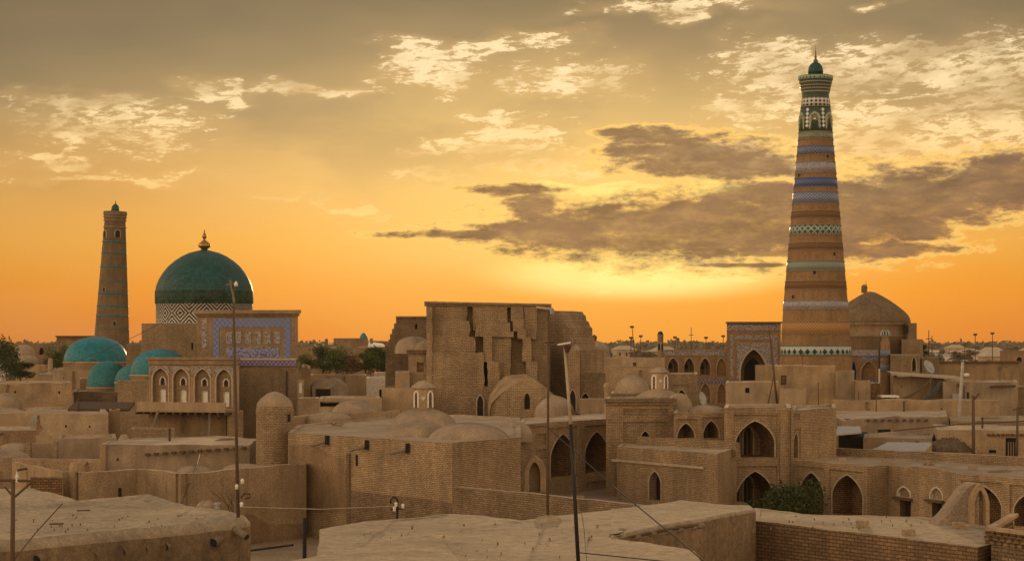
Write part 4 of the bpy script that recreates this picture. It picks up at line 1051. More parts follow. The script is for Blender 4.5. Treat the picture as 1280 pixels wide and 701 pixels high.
ob = MB().obox(Vector(Wall(A, B).p(u, z, .01)), (.13, 0, 0), (0, .02, 0), (0, 0, .38)); ob.build('slot_window', 'void', T)
# dark stained plaster patches (weathering with a shape of its own)
T_ = T
mb = MB(); Wf = Wall(A, B); mb.poly3([Wf.p(*Wf.uz(x, y), .02) for x, y in ((361, 556), (392, 555), (412, 567), (430, 574), (435, 600), (433, 640), (361, 640))]); mb.build('old_plaster', 'adobe_dark', T)
mb = MB(); mb.poly3([Wf.p(*Wf.uz(x, y), .024) for x, y in ((435, 612), (480, 618), (520, 622), (565, 628), (565, 668), (435, 668))]); mb.build('damp_course', 'brick_dark', T)
tl = 0.05
bx = Wall(A, B); u0, _ = bx.uz(434.5, 600)
band(T, bx, u0, u0+.35, 0, zH-1.2, .12, 'brick_dark', 'pilaster')
mud_dome('large roof dome carrying the white-framed lantern', 530, 538, 509, 43, 150, name='roof_dome', group=None)
mud_dome('roof dome in front of the lantern dome, middle of the brick hall', 523, 549.5, 524.5, 40, 136, name='roof_dome')
mud_dome('widest roof dome at the right end of the brick hall', 586, 554.5, 527.5, 53, 133, name='roof_dome')
mud_dome('low broad roof mound left of the three domes of the brick hall', 487, 545, 535, 34, 146, name='roof_dome', pw=.8)
mud_dome('flat dome at the right back corner of the brick hall', 638, 545, 526, 28, 150, name='roof_dome', pw=.8)
def lantern(label, px, ytop, yeave, ybase, w, Y):
    k = Y/F; c = P(px, ybase, Y)
    T = thing('roof_lantern', label, 'lantern', (c.x, Y, c.z))
    r = w/2*k*1.02; n = 8; a0 = math.pi/8
    pts = [(c.x+r*math.sin(a0+i*math.pi/4), Y-r*math.cos(a0+i*math.pi/4)) for i in range(8)]
    MB().prism(pts, c.z-.4, zat(yeave, Y)).build('wall', 'adobe', T)
    k_ = MB().lathe(c.x, Y, [(r*.98, zat(yeave, Y)-.03), (r*1.22, zat(yeave, Y)), (r*1.2, zat(yeave, Y)+.1), (r*.95, zat((yeave*.62+ytop*.38), Y)), (r*.5, zat(yeave*.2+ytop*.8, Y)), (0, zat(ytop, Y))], 14, .08)
    k_.build('roof', 'mud_dome', T, smooth=True)
    for i in range(8):
        A_, B_ = pts[i-1], pts[i]; W_ = Wall(A_, B_)
        mid = (Vector(A_)+Vector(B_))/2; o = mid-Vector((c.x, Y)); W_.n = o.normalized()
        if i % 2 == 0:
            MB().poly3([W_.p(W_.L/2+dx*W_.L*.3, zat((ybase+yeave)/2, Y)+dz*W_.L*.3, .03) for dx, dz in ((-1, .6), (-.5, .9), (0, .8), (.5, .9), (1, .6), (.8, -.1), (.3, -.4), (0, -1.0), (-.3, -.4), (-.8, -.1))]).build('plaster_ornament', 'white_trim', T)
            continue
        pl = arch_poly(W_.L*.22, W_.L*.78, c.z+.1, zat(yeave, Y)-.25, .75)
        ob = zslab(T, W_, grow(pl, W_.L*.16), [pl], .12, 'white', 'window', .07)
        MB().poly3([W_.p(u, z, .012) for u, z in pl]).build('pane', 'brick_brown', ob)
    return T
lantern('adobe roof lantern with white-framed windows and a pointed mud cap, on the large roof dome', 529.5, 474.5, 485, 510.5, 25, 150)

# courtyard wall, left of the hall, with its two kinks
zc = 5.2
T = thing('courtyard_wall', 'long blank mud wall with a dark worn foot, in front of the beamed house', 'wall', (*G(226, 591, zc), 0))
pts = [G(98, 591, zc), G(172, 585.5, zc), G(182, 585.5, zc), G(226, 591.5, zc), G(383, 580, zc)]
back = G(383, 574.5, zc)
mb = MB(); cp_ = MB()
for a, b in zip(pts, pts[1:]):
    W_ = Wall(a, b); kk = max(1, int(W_.L/1.2)); top = [(W_.L*j/kk, zc+jit(W_.p(W_.L*j/kk, 0), .09)) for j in range(kk+1)]
    mb.poly3([W_.p(u, z) for u, z in [(0, 0), (W_.L, 0)]+top[::-1]])
    for (u0, z0_), (u1, z1_) in zip(top, top[1:]): cp_.face([W_.p(u0, z0_), W_.p(u1, z1_), W_.p(u1, z1_, -.5), W_.p(u0, z0_, -.5)]); 
    mb.poly3([W_.p(u, z, -.5) for u, z in [(0, 0), (W_.L, 0)]+top[::-1]])
a, b = Vector(pts[-1]), Vector(back); mb.face([(*a, 0), (*b, 0), (*b, zc), (*a, zc)])
mb.build('wall', 'adobe_patched', T); cp_.build('coping', 'mud_roof', T)
Wc = Wall(pts[3], pts[4])
mb = MB(); mb.poly3([Wc.p(*Wc.uz(x, y), .02) for x, y in ((300, 700), (306, 641), (318, 644), (335, 655), (382, 654), (382, 700))]); mb.build('worn_foot', 'adobe_dark', T)
u, z = Wall(pts[0], pts[1]).uz(148.5, 616); MB().obox(Vector(Wall(pts[0], pts[1]).p(u, z, .02)), (.17, 0, 0), (0, .03, 0), (0, 0, .35)).build('slot_window', 'void', T)
k_ = 128/F; c = P(93, HY, 127); mb = MB().lathe(c.x, 127, [(6*k_, 0), (6*k_, zat(583, 127)), (5.6*k_, zat(580, 127)), (4*k_, zat(577.8, 127)), (0, zat(577, 127))], 18, .04)
solo(mb, 'gate_pillar', 'stout round-topped mud pillar at the left end of the courtyard wall', 'pillar', 'adobe', (c.x, 127, 0), smooth=True)
c = P(82.5, HY, 128); mb = MB(); mb.prism([Wp(78, 128.4), Wp(87, 128.4), Wp(87, 129), Wp(78, 129)], 0, zat(590, 128)); solo(mb, 'gate_pillar', 'narrow square gate post left of the round-topped pillar', 'pillar', 'adobe', (c.x, 128.6, 0))
mud_dome('small pale domed hump just behind the courtyard wall, left of the tall pole', 243, 590, 582, 23, 133, name='roof_dome')
mud_dome('pale domed hump behind the courtyard wall, right of the tall pole', 305, 586, 579, 26, 136, name='roof_dome')

# round tomb tower
Yt = 143; kt = Yt/F; c = P(343.5, HY, Yt)
T = thing('round_tower', 'stout round brick tower with a pointed mud dome, left end of the brick hall', 'tower', (c.x, Yt, 0))
lat(T, c.x, Yt, [(23.8*kt, 0), (23.3*kt, zat(560, Yt)), (23*kt, zat(518, Yt)), (24*kt, zat(514.5, Yt)), (22.5*kt, zat(508, Yt)), (21.8*kt, zat(507, Yt))], 'brick', 'shaft', 40)
MB().lathe(c.x, Yt, [(22.3*kt, zat(508.5, Yt)), (22.6*kt, zat(506.5, Yt)), (21*kt, zat(502.5, Yt)), (17*kt, zat(497.5, Yt)), (10.5*kt, zat(492.5, Yt)), (4*kt, zat(490, Yt)), (0, zat(489, Yt))], 32, .05).build('dome', 'mud_dome', T, smooth=True)
tower_window(T, c.x, Yt, 23*kt, math.asin(19/23.5), .32, zat(526, Yt), zat(514.5, Yt), arch=False, frame='brick_dark')

# yard wall with arched gateway
zw = 5.0
A, B = G(568, 607.5, zw), G(822, 634, zw)
T = thing('brick_yard_wall', 'low brown brick wall running down to the right in front of the arcade yard', 'wall', (*A, 0))
mb = MB(); W_ = Wall(A, B); kk = 20; top = [(W_.L*j/kk, zw+jit(W_.p(W_.L*j/kk, 0), .06)) for j in range(kk+1)]
for o_ in (0, -.45): mb.poly3([W_.p(u, z, o_) for u, z in [(0, 0), (W_.L, 0)]+top[::-1]])
mb.build('wall', 'brick_dark', T)
mb = MB()
for (u0, z0_), (u1, z1_) in zip(top, top[1:]): mb.face([W_.p(u0, z0_), W_.p(u1, z1_), W_.p(u1, z1_, -.45), W_.p(u0, z0_, -.45)])
mb.build('coping', 'mud_roof', T)
Yg = 143
Wg = Wall(Wp(650, Yg), Wp(690, Yg)); 
out = arch_poly(Wg.uz(655.5, 614)[0], Wg.uz(682.5, 614)[0], Wg.uz(668, 614.5)[1], Wg.uz(668, 570)[1], .55)
inn = arch_poly(Wg.uz(661.3, 614)[0], Wg.uz(675.5, 614)[0], Wg.uz(668, 614.5)[1], Wg.uz(668, 577)[1], .6)
T = thing('arched_gateway', 'free-standing pale plastered arch framing a niche, at the left end of the yard', 'gateway', (*Wp(668, Yg), 1.5))
zslab(T, Wg, [(u, z) for u, z in out], [[(u, z+ (.002 if z < out[0][1]+.01 else 0)) for u, z in inn]], 1.6, 'adobe_light', 'arch_frame')
mb = MB(); mb.poly3([Wg.p(u, z, -1.0) for u, z in inn]); mb.build('back_wall', 'adobe', T)
mb = MB(); mb.poly3([Wg.p(*Wg.uz(x, y), -.99) for x, y in ((661.5, 614), (675, 614), (674.5, 592), (668, 597), (663, 606))]); 
T = thing('timber_stack', 'small heap of grey planks leaning beside the arched gateway', 'planks', (*Wp(640, 139), 1.5))
for i in range(6):
    p0 = P(626+i*1.0, 611-i*1.5, 138+i*.4); p1 = P(653, 604-i*3.0, 139.5)
    MB().tube([p0, p1], .09, 5).build('plank', 'wood_grey', T)
mb = MB(); p = P(722, 617, 146); mb.box(p.x-.5, p.x+.5, p.y, p.y+.7, 1.5, 2.1); solo(mb, 'stone_block', 'small mud block on the yard ground before the two tall arches', 'block', 'adobe_light', bevel=.05)

# ================================================================== ARCADED MADRASA
# J1: two tall arches
A, B = Wp(648, 150), Wp(765, 162)
def frame_op(x0, x1, yt, yb, kids, d=.16, side='brick_gold', name='recessed_panel'): return opening('rect', x0, x1, yb, yt, d, 'brick', side, name, None, .5, kids)
deep = lambda a, b, yb, yt, nm='arched_niche', d=3.0, back='void', side='brick_brown', trim='pale_stone', sp=.42, kids=(): opening('arch', a, b, yb, yt, d, back, side, nm, trim, sp, kids, tw=.1)  # arch interiors darkened by colour to deepen their shade
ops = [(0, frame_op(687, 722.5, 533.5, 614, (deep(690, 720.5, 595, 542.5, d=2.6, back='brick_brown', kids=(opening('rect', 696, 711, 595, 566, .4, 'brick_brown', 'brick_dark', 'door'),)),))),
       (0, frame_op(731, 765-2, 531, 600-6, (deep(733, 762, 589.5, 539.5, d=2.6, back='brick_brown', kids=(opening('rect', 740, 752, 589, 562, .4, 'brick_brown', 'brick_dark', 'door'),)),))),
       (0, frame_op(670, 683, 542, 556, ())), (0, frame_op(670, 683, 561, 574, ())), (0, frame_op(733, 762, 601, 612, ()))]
T = house('madrasa_arcade', 'tan brick arcade with two tall pointed arches facing the small yard', 'building', 7.35, behind(A, B, 12), 'brick_gold', z0=1.3, ops=ops, amp=.04, drop=.08)
Wf = Wall(A, B)
bandpx(T, Wf, 648, 684.5, 529.5, 533, .15); 
# J2: the high back of the pishtaq
A, B = Wp(757.5, 154), Wp(842, 155)
T = house('madrasa_portal_back', 'tall plain brick back of a portal with two recessed panels and a thick cornice', 'building', zat(497.5, 154.5), behind(A, B, 4.5), 'brick_gold', z0=1.3, amp=.02,
          ops=[(0, frame_op(779, 835, 511, 519, ())), (0, frame_op(779, 835.5, 526.5, 574, (opening('arch', 800, 814.5, 556, 538.5, .6, 'void', 'brick', 'window', 'pale_stone', .15, tw=.08),)))])
Wf = Wall(A, B)
bandpx(T, Wf, 755.5, 844.5, 498, 502.5, .4, 'brick_dark'); bandpx(T, Wf, 756.5, 843.5, 503, 505.5, .22, 'brick_gold')
# J2b: link with two upper arches
A, B = Wp(842, 150.5), Wp(914, 152)
T = house('madrasa_gallery', 'upper brick gallery with two small pointed arches', 'building', zat(515.5, 151), behind(A, B, 9), 'brick_gold', z0=1.3, amp=.05,
          ops=[(0, frame_op(845.5, 871.8, 523.5, 547.5, (deep(847.5, 869, 547, 529, d=2.0, back='brick_dark', sp=.05),))), (0, frame_op(878, 902, 521.5, 548, (deep(880, 899.5, 547.5, 526, d=2.0, back='brick_dark', sp=.2),)))])
# J3: two-storey block with the big stacked arches
A, B = Wp(905, 149.0), Wp(989, 150.5)
z3 = zat(509.5, 149.5)
def iwan(a, b, yb, yt):
    w_ = b-a
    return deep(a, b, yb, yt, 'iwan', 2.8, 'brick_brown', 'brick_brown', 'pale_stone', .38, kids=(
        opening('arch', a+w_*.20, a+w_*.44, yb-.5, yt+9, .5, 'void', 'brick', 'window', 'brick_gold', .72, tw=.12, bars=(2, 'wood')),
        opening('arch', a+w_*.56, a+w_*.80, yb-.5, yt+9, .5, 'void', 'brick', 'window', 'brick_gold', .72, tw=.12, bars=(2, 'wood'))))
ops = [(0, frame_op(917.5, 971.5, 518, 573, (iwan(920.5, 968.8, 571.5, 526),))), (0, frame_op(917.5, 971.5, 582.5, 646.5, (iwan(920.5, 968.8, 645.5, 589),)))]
T = house('madrasa_pavilion', 'two-storey brick front with a large pointed arch above another, dark windows inside', 'building', z3, behind(A, B, 9), 'brick_gold', z0=0, ops=ops, amp=.05)
Wf = Wall(A, B)
bandpx(T, Wf, 905.5, 916, 512, 648, .16, 'brick_gold', 'pilaster'); bandpx(T, Wf, 974, 988, 511, 648, .18, 'brick_gold', 'pilaster')
A, B = Wp(989, 150), Wp(1045.5, 153)
T = house('madrasa_end_block', 'brick end block with a tall blind window and a round scar on its plaster', 'building', zat(511.5, 151), behind(A, B, 10), 'brick_gold', z0=0, amp=.06,
          ops=[(0, frame_op(992, 1000.5, 517, 525, ())), (0, frame_op(992.5, 1001, 535, 573, (opening('arch', 993.8, 999.5, 572, 541, .5, 'brick_brown', 'brick', 'window', 'pale_stone', .6, tw=.07),)))])
# J4: projecting block with terrace parapet
zA = 5.7
P0, P1 = G(771.5, 557.5, zA), G(897, 567, zA)
P2, P3 = Wp(921, 148), Wp(778, 153.5)
T = house('terrace_block', 'projecting brick block with a roof terrace and one tall pointed niche, before the madrasa', 'building', zA, [P0, P1, P2, P3], 'brick_gold', 'mud_roof', z0=1.2, amp=.05, par=.3, drop=.06,
          ops=[(0, opening('arch', 811.5, 826, 625, 589, .7, 'void', 'brick', 'arched_niche', 'pale_stone', .6, tw=.1))])
Wf = Wall(P0, P1)
bandpx(T, Wf, 766, 880, 578, 581, .12, 'pale_stone', 'ledge')
T = thing('parapet_wall', 'low smooth parapet wall on the terrace before the madrasa gallery', 'wall', (*Wp(850, 150), 5.6))
Wq = Wall(Wp(795, 152), Wp(908, 146)); zslab(T, Wq, [Wq.uz(x, y) for x, y in ((792, 562), (795, 554), (797, 545.3), (907, 551), (919, 553), (921, 572))], [], .5, 'brick', 'wall')
# roof domes of the madrasa
k_ = 165/F
mud_dome('broad mud dome under the second lantern, behind the portal back', 822, 508, 485.5, 34, 163, name='roof_dome')
lantern('small adobe roof lantern with white-framed windows, left of the far arcade', 824.5, 458, 465.5, 487, 21, 163)
mud_dome('steep-sided dome right of the second lantern, bare light plaster', 848, 516, 491, 18, 160, name='roof_dome', pw=.8)
mud_dome('low mud dome over the gallery with a dish beside it', 884, 516, 506, 24, 156, name='roof_dome', pw=.8)
mud_dome('low wide mud dome on the two-storey pavilion', 938, 511, 504.3, 28, 155, name='roof_dome', pw=.8)
mud_dome('faint low dome on the roof of the brick end block', 978, 510, 506.8, 17, 156, name='roof_dome', pw=.8)
mud_dome('plump mud dome rising on a square base, left of the second lantern', 790, 494, 468, 22.5, 185, name='mud_dome', pw=.8, tip=.06)
house('dome_base', 'square brick base under the plump mud dome', 'building', zat(491.5, 182), behind(Wp(764, 182), Wp(816, 182), 8), 'brick_dark', amp=.05)
k_ = 178/F; c = P(758.5, HY, 178)
T = thing('roof_pillar', 'short pillar with a round knob left of the plump mud dome', 'pillar', (c.x, 178, 5))
MB().lathe(c.x, 178, [(3.6*k_, 4), (3.4*k_, zat(486, 178)), (4.4*k_, zat(484, 178)), (4.2*k_, zat(480.5, 178)), (2.5*k_, zat(478.3, 178)), (0, zat(477.7, 178))], 16, .03).build('pillar', 'adobe', T, smooth=True)

# J5: lower right wing
z5 = 4.6
P0, P1, P2, P3, P4, P5 = G(988, 573.5, z5), G(1087, 582.5, z5), G(1110, 580.5, z5), G(1185, 588.3, z5), G(1190, 591.3, z5), G(1330, 601, z5)
Bk0, Bk1 = G(1330, 585.5, z5), G(1045, 569, z5)
def nic(a, b, yb, yt, kids=()): return deep(a, b, yb, yt, d=1.8, back='brick_brown', sp=.45, kids=kids)
ops = [(0, frame_op(995, 1030, 583, 645, (nic(997, 1028, 644, 590.5, (opening('rect', 1012, 1024, 643, 612, .4, 'void', 'brick', 'door'), )),))),
       (0, frame_op(1036, 1079, 588, 645, (nic(1038.5, 1076.5, 644, 593.5, (opening('rect', 1065, 1076, 643.5, 617.5, .4, 'void', 'brick', 'door'), opening('arch', 1062, 1075, 615.5, 603.5, .15, 'brick_gold', 'white_trim', 'fanlight', None, .3))),)))]
ops += [(2, opening('arch', 1122.5, 1137.5, 620.5, 608.8, .2, 'brick', 'white_trim', 'fanlight', 'white_trim', .3)), (2, opening('rect', 1125, 1138.5, 645.5, 622.5, .5, 'void', 'wood', 'door')),
        (2, opening('arch', 1163.5, 1178, 623.5, 609.5, .2, 'brick', 'white_trim', 'fanlight', 'white_trim', .3)), (2, opening('rect', 1165, 1177.5, 648, 625.5, .5, 'void', 'wood', 'door')),
        (4, frame_op(1201, 1252, 601.5, 655, (nic(1207, 1250, 654, 608),))), (4, frame_op(1262, 1312, 607, 660, (nic(1266, 1308, 659, 616.5),)))]
T = house('madrasa_wing', 'long single-storey brick wing with pointed arches and plank doors, right of the pavilion', 'building', z5, [P0, P1, P2, P3, P4, P5, Bk0, Bk1], 'brick_gold', 'mud_roof', z0=0, ops=ops, amp=.05, par=.3, drop=.06)
for e, segs in (((P0, P1), ((989, 1086),)), ((P2, P3), ((1112, 1176),)), ((P4, P5), ((1190, 1285),))):
    Wf = Wall(*e)
    for a, b in segs: bandpx(T, Wf, a, b, 577+ (a-989)*.085 if False else (584 if a > 1100 else 577), 588 if a > 1100 else 580, .0001) if False else None
for x0, x1, y in ((1119, 1141, 621.5), (1159, 1181, 624.5)):
    Wf = Wall(P2, P3); u0, z = Wf.uz(x0, y); u1, _ = Wf.uz(x1, y); band(T, Wf, u0, u1, z-.09, z+.09, .3, 'wood', 'lintel')
Wf = Wall(P0, P1); bandpx(T, Wf, 1082, 1086, 583, 650, .15, 'brick', 'pilaster')
for x, y in ((1053, 574), (1108, 576), (1216, 584)):
    p = Vector((*G(x, y+2, z5), z5)); mb = MB().box(p.x-.32, p.x+.32, p.y-.2, p.y+.3, z5-.1, z5+.24)
    solo(mb, 'roof_block', {1053: 'small mud block on the flat roof of the long wing, near the end block', 1108: 'mud block on the flat roof of the long wing above its kink', 1216: 'mud block on the flat roof of the long wing, towards its right end'}[x], 'block', 'adobe', bevel=.05)
# long brick parapet behind the wing
A, B = G(1044, 559.5, 5.15), G(1330, 574, 5.15)
T = house('boundary_wall', 'long thin brick wall behind the flat roof of the arcaded wing', 'wall', 5.15, behind(A, B, .7), 'brick', amp=.05, par=.1, drop=.03, z0=0)
# bush in the yard is a thing further down

# ================================================================== RIGHT QUARTER behind the wing
def blk(name, label, cat, x0, x1, yt, Y, D=8, wall='adobe', roof='mud_roof', Y1=None, yt1=None, ops=None, amp=.08, z0=0, **kw):
    A, B = Wp(x0, Y), Wp(x1, Y if Y1 is None else Y1)
    return house(name, label, cat, zat(yt, Y), behind(A, B, D), wall, roof, z0=z0, ops=ops, amp=amp, **kw)
blk('mud_house', 'plain mud block at the foot of the tallest minaret, barred window on its left', 'mud house', 944, 1044, 457, 228, 10, 'adobe', Y1=227, ops=[(0, opening('rect', 976, 983, 481, 469, .3, 'brick_brown', 'brick', 'window', bars=(3, 'wood')))], amp=.12)
blk('mud_house', 'square mud wall block touching the right foot of the tallest minaret', 'mud house', 1044.5, 1068, 464, 226, 6, 'adobe', amp=.06)
blk('mud_house', 'lower mud block right of the foot of the tallest minaret', 'mud house', 1068.5, 1088, 476.5, 224, 6, 'adobe', amp=.06)
blk('mud_house', 'low mud house with one small dark window in front of the tiled portal', 'mud house', 907, 974, 478.5, 205, 9, 'adobe', ops=[(0, opening('rect', 931.5, 937, 491, 484.5, .4))], amp=.08)
blk('mud_house', 'squat pale mud block right of the small-windowed house', 'mud house', 974.5, 1007.5, 487, 200, 6, 'adobe_light', amp=.06)
blk('shop_gate', 'dark doorway block right of the minaret foot', 'gate', 1088.5, 1100, 479, 233, 6, 'brick_brown', amp=.04)
# broad light roofs
T = house('mud_house', 'low house with a broad pale flat roof in front of the minaret quarter', 'mud house', 6.1, [G(1000, 515, 6.1), G(1056, 523, 6.1), G(1184, 520, 6.1), G(1180, 507, 6.1), G(1048, 505.5, 6.1), G(985, 507, 6.1)], 'adobe', amp=.18, par=.6, drop=.06)
Wf = Wall(G(1056, 523, 6.1), G(1184, 520, 6.1))
for x in range(1085, 1165, 9): 
    u, z = Wf.uz(x, 525+noise.noise(Vector((x, 0, 0)))); MB().obox(Vector(Wf.p(u, z, .1)), (.13, 0, 0), (0, .25, 0), (0, 0, .11)).build('beam_end', 'wood', T)
u0, z0_ = Wf.uz(1097, 541); u1, z1_ = Wf.uz(1113, 536); MB().poly3([Wf.p(u, z, .02) for u, z in rect_poly(u0, u1, z0_, z1_)]).build('window', 'void', T)
house('mud_house', 'second mud house with a low pale roof, in front of the broad pale roof', 'mud house', 5.2, [G(1079, 548, 5.2), G(1165, 548, 5.2), G(1168, 541, 5.2), G(1081, 541, 5.2)], 'adobe', amp=.12, par=.3)
T = thing('shed', 'open dark shed under a sagging sheet roof, right of the brick end block', 'shed', (*Wp(1062, 176), 0))
mb = MB(); mb.prism([Wp(1048, 176), Wp(1080, 176), Wp(1084, 186), Wp(1050, 186)], 0, zat(546, 176)); mb.build('wall', 'void', T)  # solid near-black block stands for the shaded inside
mb = MB(); a, b, c_, d_ = P(1044, 544.5, 172), P(1077, 541.5, 172), P(1075, 534, 186), P(1047, 534, 186); mb.face([a, b, c_, d_]); up = Vector((0, 0, .12)); mb.face([a+up, b+up, c_+up, d_+up]); mb.face([a, b, b+up, a+up]); mb.build('sheet_roof', 'sheet', T)
house('shed', 'low slate-grey sheet roofed shed behind the long brick wall', 'shed', 4.9, [G(1084, 565, 4.9), G(1157, 563, 4.9), G(1168, 552, 4.9), G(1118, 548, 4.9)], 'adobe', 'sheet', amp=.04, par=0)
T = house('mud_house', 'mud house with a lattice window and a light flat roof at the right edge', 'mud house', zat(537, 170), [Wp(1172, 170), Wp(1320, 166), Wp(1330, 178), Wp(1166, 181)], 'adobe', amp=.12, par=.5, drop=.05,
          ops=[(0, opening('rect', 1257, 1273, 571, 547, .4, 'void', 'wood', 'window', bars=(5, 'wood_grey'))), (0, opening('rect', 1236, 1245, 566, 562, .3))])
Wf = Wall(Wp(1172, 170), Wp(1320, 166))
for x in range(1236, 1281, 6):
    u, z = Wf.uz(x, 543+noise.noise(Vector((x, 1, 0)))*.5); MB().obox(Vector(Wf.p(u, z, .15)), (.1, 0, 0), (0, .3, 0), (0, 0, .08)).build('beam_end', 'wood', T)
house('mud_house', 'long low mud house, light roof strip behind the lattice-window house', 'mud house', zat(525.5, 196), [Wp(1188, 196), Wp(1330, 192), Wp(1335, 206), Wp(1186, 208)], 'adobe_dark', amp=.12, par=.5, drop=.05)
T = blk('mud_house', 'large plain mud house with a row of beam ends, behind the pale leaning pole', 'mud house', 1178.5, 1272, 477.5, 240, 14, 'adobe', Y1=243, amp=.12)
Wf = Wall(Wp(1178.5, 240), Wp(1272, 243))
for i in range(7): 
    u, z = Wf.uz(1239+i*4.6, 483-i*.15); MB().obox(Vector(Wf.p(u, z, .15)), (.16, 0, 0), (0, .3, 0), (0, 0, .12)).build('beam_end', 'wood', T)
u, z = Wf.uz(1193.5, 501); MB().obox(Vector(Wf.p(u, z, .2)), (.45, 0, 0), (0, .25, 0), (0, 0, .9)).build('electric_box', 'sheet', T)
blk('mud_house', 'dark recessed mud house at the right edge beside the beam-ended house', 'mud house', 1272.5, 1330, 483, 246, 8, 'adobe_dark', amp=.1)
blk('mud_house', 'mud house under a thin overhanging roof, between the turret and the leaning pole', 'mud house', 1117, 1180, 470.5, 243, 14, 'adobe', Y1=246, amp=.08)
mb = MB(); A_ = P(1114, 468.5, 240); B_ = P(1204, 474.5, 243); 
mb.face([A_, B_, B_+Vector((1, 9, .1)), A_+Vector((1, 9, .1))]); up = Vector((0, 0, .25)); mb.face([A_+up, B_+up, B_+up+Vector((1, 9, .1)), A_+up+Vector((1, 9, .1))]); mb.face([A_, B_, B_+up, A_+up])
solo(mb, 'thin_roof', 'thin flat roof slab overhanging the mud house left of the leaning pole', 'roof', 'pale_stone')
T = thing('market_table', 'small pale awning on posts in front of the green-topped turret', 'awning', (*Wp(1113, 225), 0))
a = P(1100, 494.5, 225); b = P(1122, 494.5, 225); MB().box(a.x, b.x, 224, 227, a.z-.15, a.z+.05).build('table_top', 'white', T)
for x in (1107, 1111, 1119): p = P(x, 495, 225.2); MB().tube([(p.x, p.y, 0), (p.x, p.y, p.z-.14)], .12, 6).build('leg', 'wood', T)
blk('mud_wall', 'low mud wall strip at the feet of the turret and the dome hall', 'wall', 1040, 1250, 500, 214, 2, 'adobe', amp=.12)
T = blk('long_wall', 'long straight palace wall with a dark coping, far right below the horizon', 'wall', 1173, 1274, 452, 300, 6, 'adobe', amp=.05)
bandpx(T, Wall(Wp(1173, 300), Wp(1274, 300)), 1172, 1275, 451, 453.2, .5, 'brick_brown')
T = blk('long_wall', 'distant dark walled house with a small arched door at the right edge', 'building', 1250, 1330, 438, 330, 8, 'adobe_dark', amp=.05, ops=[(0, opening('arch', 1271, 1277.5, 452, 446, .5))])
# brush heap
mb = MB()
for i in range(900):
    a = random.random()*math.pi*2; r = random.random()**.5; cx_ = Wp(1186, 168)[0]+r*math.cos(a)*2.0; cy_ = 168+r*math.sin(a)*1.5; z = 4.1+(1-r*r)*1.25*random.random()**.3
    d = Vector((random.uniform(-1, 1), random.uniform(-1, 1), random.uniform(-.2, .5))).normalized()*random.uniform(.2, .5); p = Vector((cx_, cy_, z)); s_ = Vector((0, 0, .025)); mb.face([p-d-s_, p+d-s_, p+d+s_, p-d+s_])
mb.lathe(Wp(1186, 168)[0], 168, [(2.0, 3.5), (1.9, 4.4), (1.3, 5.0), (.5, 5.3), (0, 5.35)], 16, .3)
solo(mb, 'brush_heap', 'heap of dry brushwood behind the long brick wall, before the lattice-window house', 'brushwood', 'brush', (Wp(1186, 168)[0], 168, 3.5))
house('brush_platform', 'low hidden mud base carrying the heap of brushwood', 'platform', 4.3, [Wp(1150, 165), Wp(1222, 165), Wp(1222, 172), Wp(1150, 172)], 'adobe', amp=.05)

# ================================================================== MIDDLE, right of the ruin
blk('mud_wall', 'long plain brown wall with a light coping, upper one right of the ruined portal', 'wall', 724, 831, 447, 262, 6, 'adobe', amp=.04, ops=[(0, opening('rect', 791, 795.5, 458, 453, .3, 'brick_dark'))])
T = blk('mud_wall', 'lower brown wall with a shallow recess, right of the ruined portal', 'wall', 726, 832, 460, 235, 12, 'adobe', amp=.05)
blk('brick_house', 'brick block with a dark arch, right of the steep-sided dome', 'building', 832, 872, 467, 210, 9, 'brick', amp=.06, ops=[(0, frame_op(840, 861, 481, 512, (opening('arch', 844, 860, 512, 487, .8, 'void', 'brick', 'arched_niche', 'pale_stone', .3),)))])
blk('brick_house', 'small brick wall with half an arch showing, right of the knobbed stair tower', 'building', 725.5, 757, 466, 203, 8, 'brick', amp=.06, ops=[(0, opening('arch', 726.5, 737, 501.5, 491.5, .6, 'void', 'brick', 'arched_niche', 'pale_stone', .1))])
blk('mud_wall', 'low mud parapet between the knobbed stair tower and the knob pillar', 'wall', 725, 766, 499, 180, 3, 'adobe', amp=.1)
c = P(744, 446, 285); kk = 285/F
T = thing('domed_tomb', 'pale hemispherical dome with a dark lantern knob, on the skyline right of the ruin', 'tomb', (c.x, 285, 8))
MB().lathe(c.x, 285, [(18.8*kk, 6), (18.8*kk, zat(443, 285))]+dome_prof(18.5*kk, 16.5*kk, zat(443, 285), pw=.85, tip=.06), 40, .05).build('dome', 'mud_dome', T, smooth=True)
MB().lathe(c.x-.15, 285, [(3.2*kk, zat(428, 285)), (3.0*kk, zat(422.8, 285)), (3.8*kk, zat(422.3, 285)), (3.2*kk, zat(420, 285)), (0, zat(417.8, 285))], 16).build('lantern', 'brick_brown', T, smooth=True)
blk('brick_house', 'brown block closing the yard behind the arcade, right of the small dark-windowed wall', 'building', 780, 832, 480, 214, 8, 'adobe_dark', amp=.08)

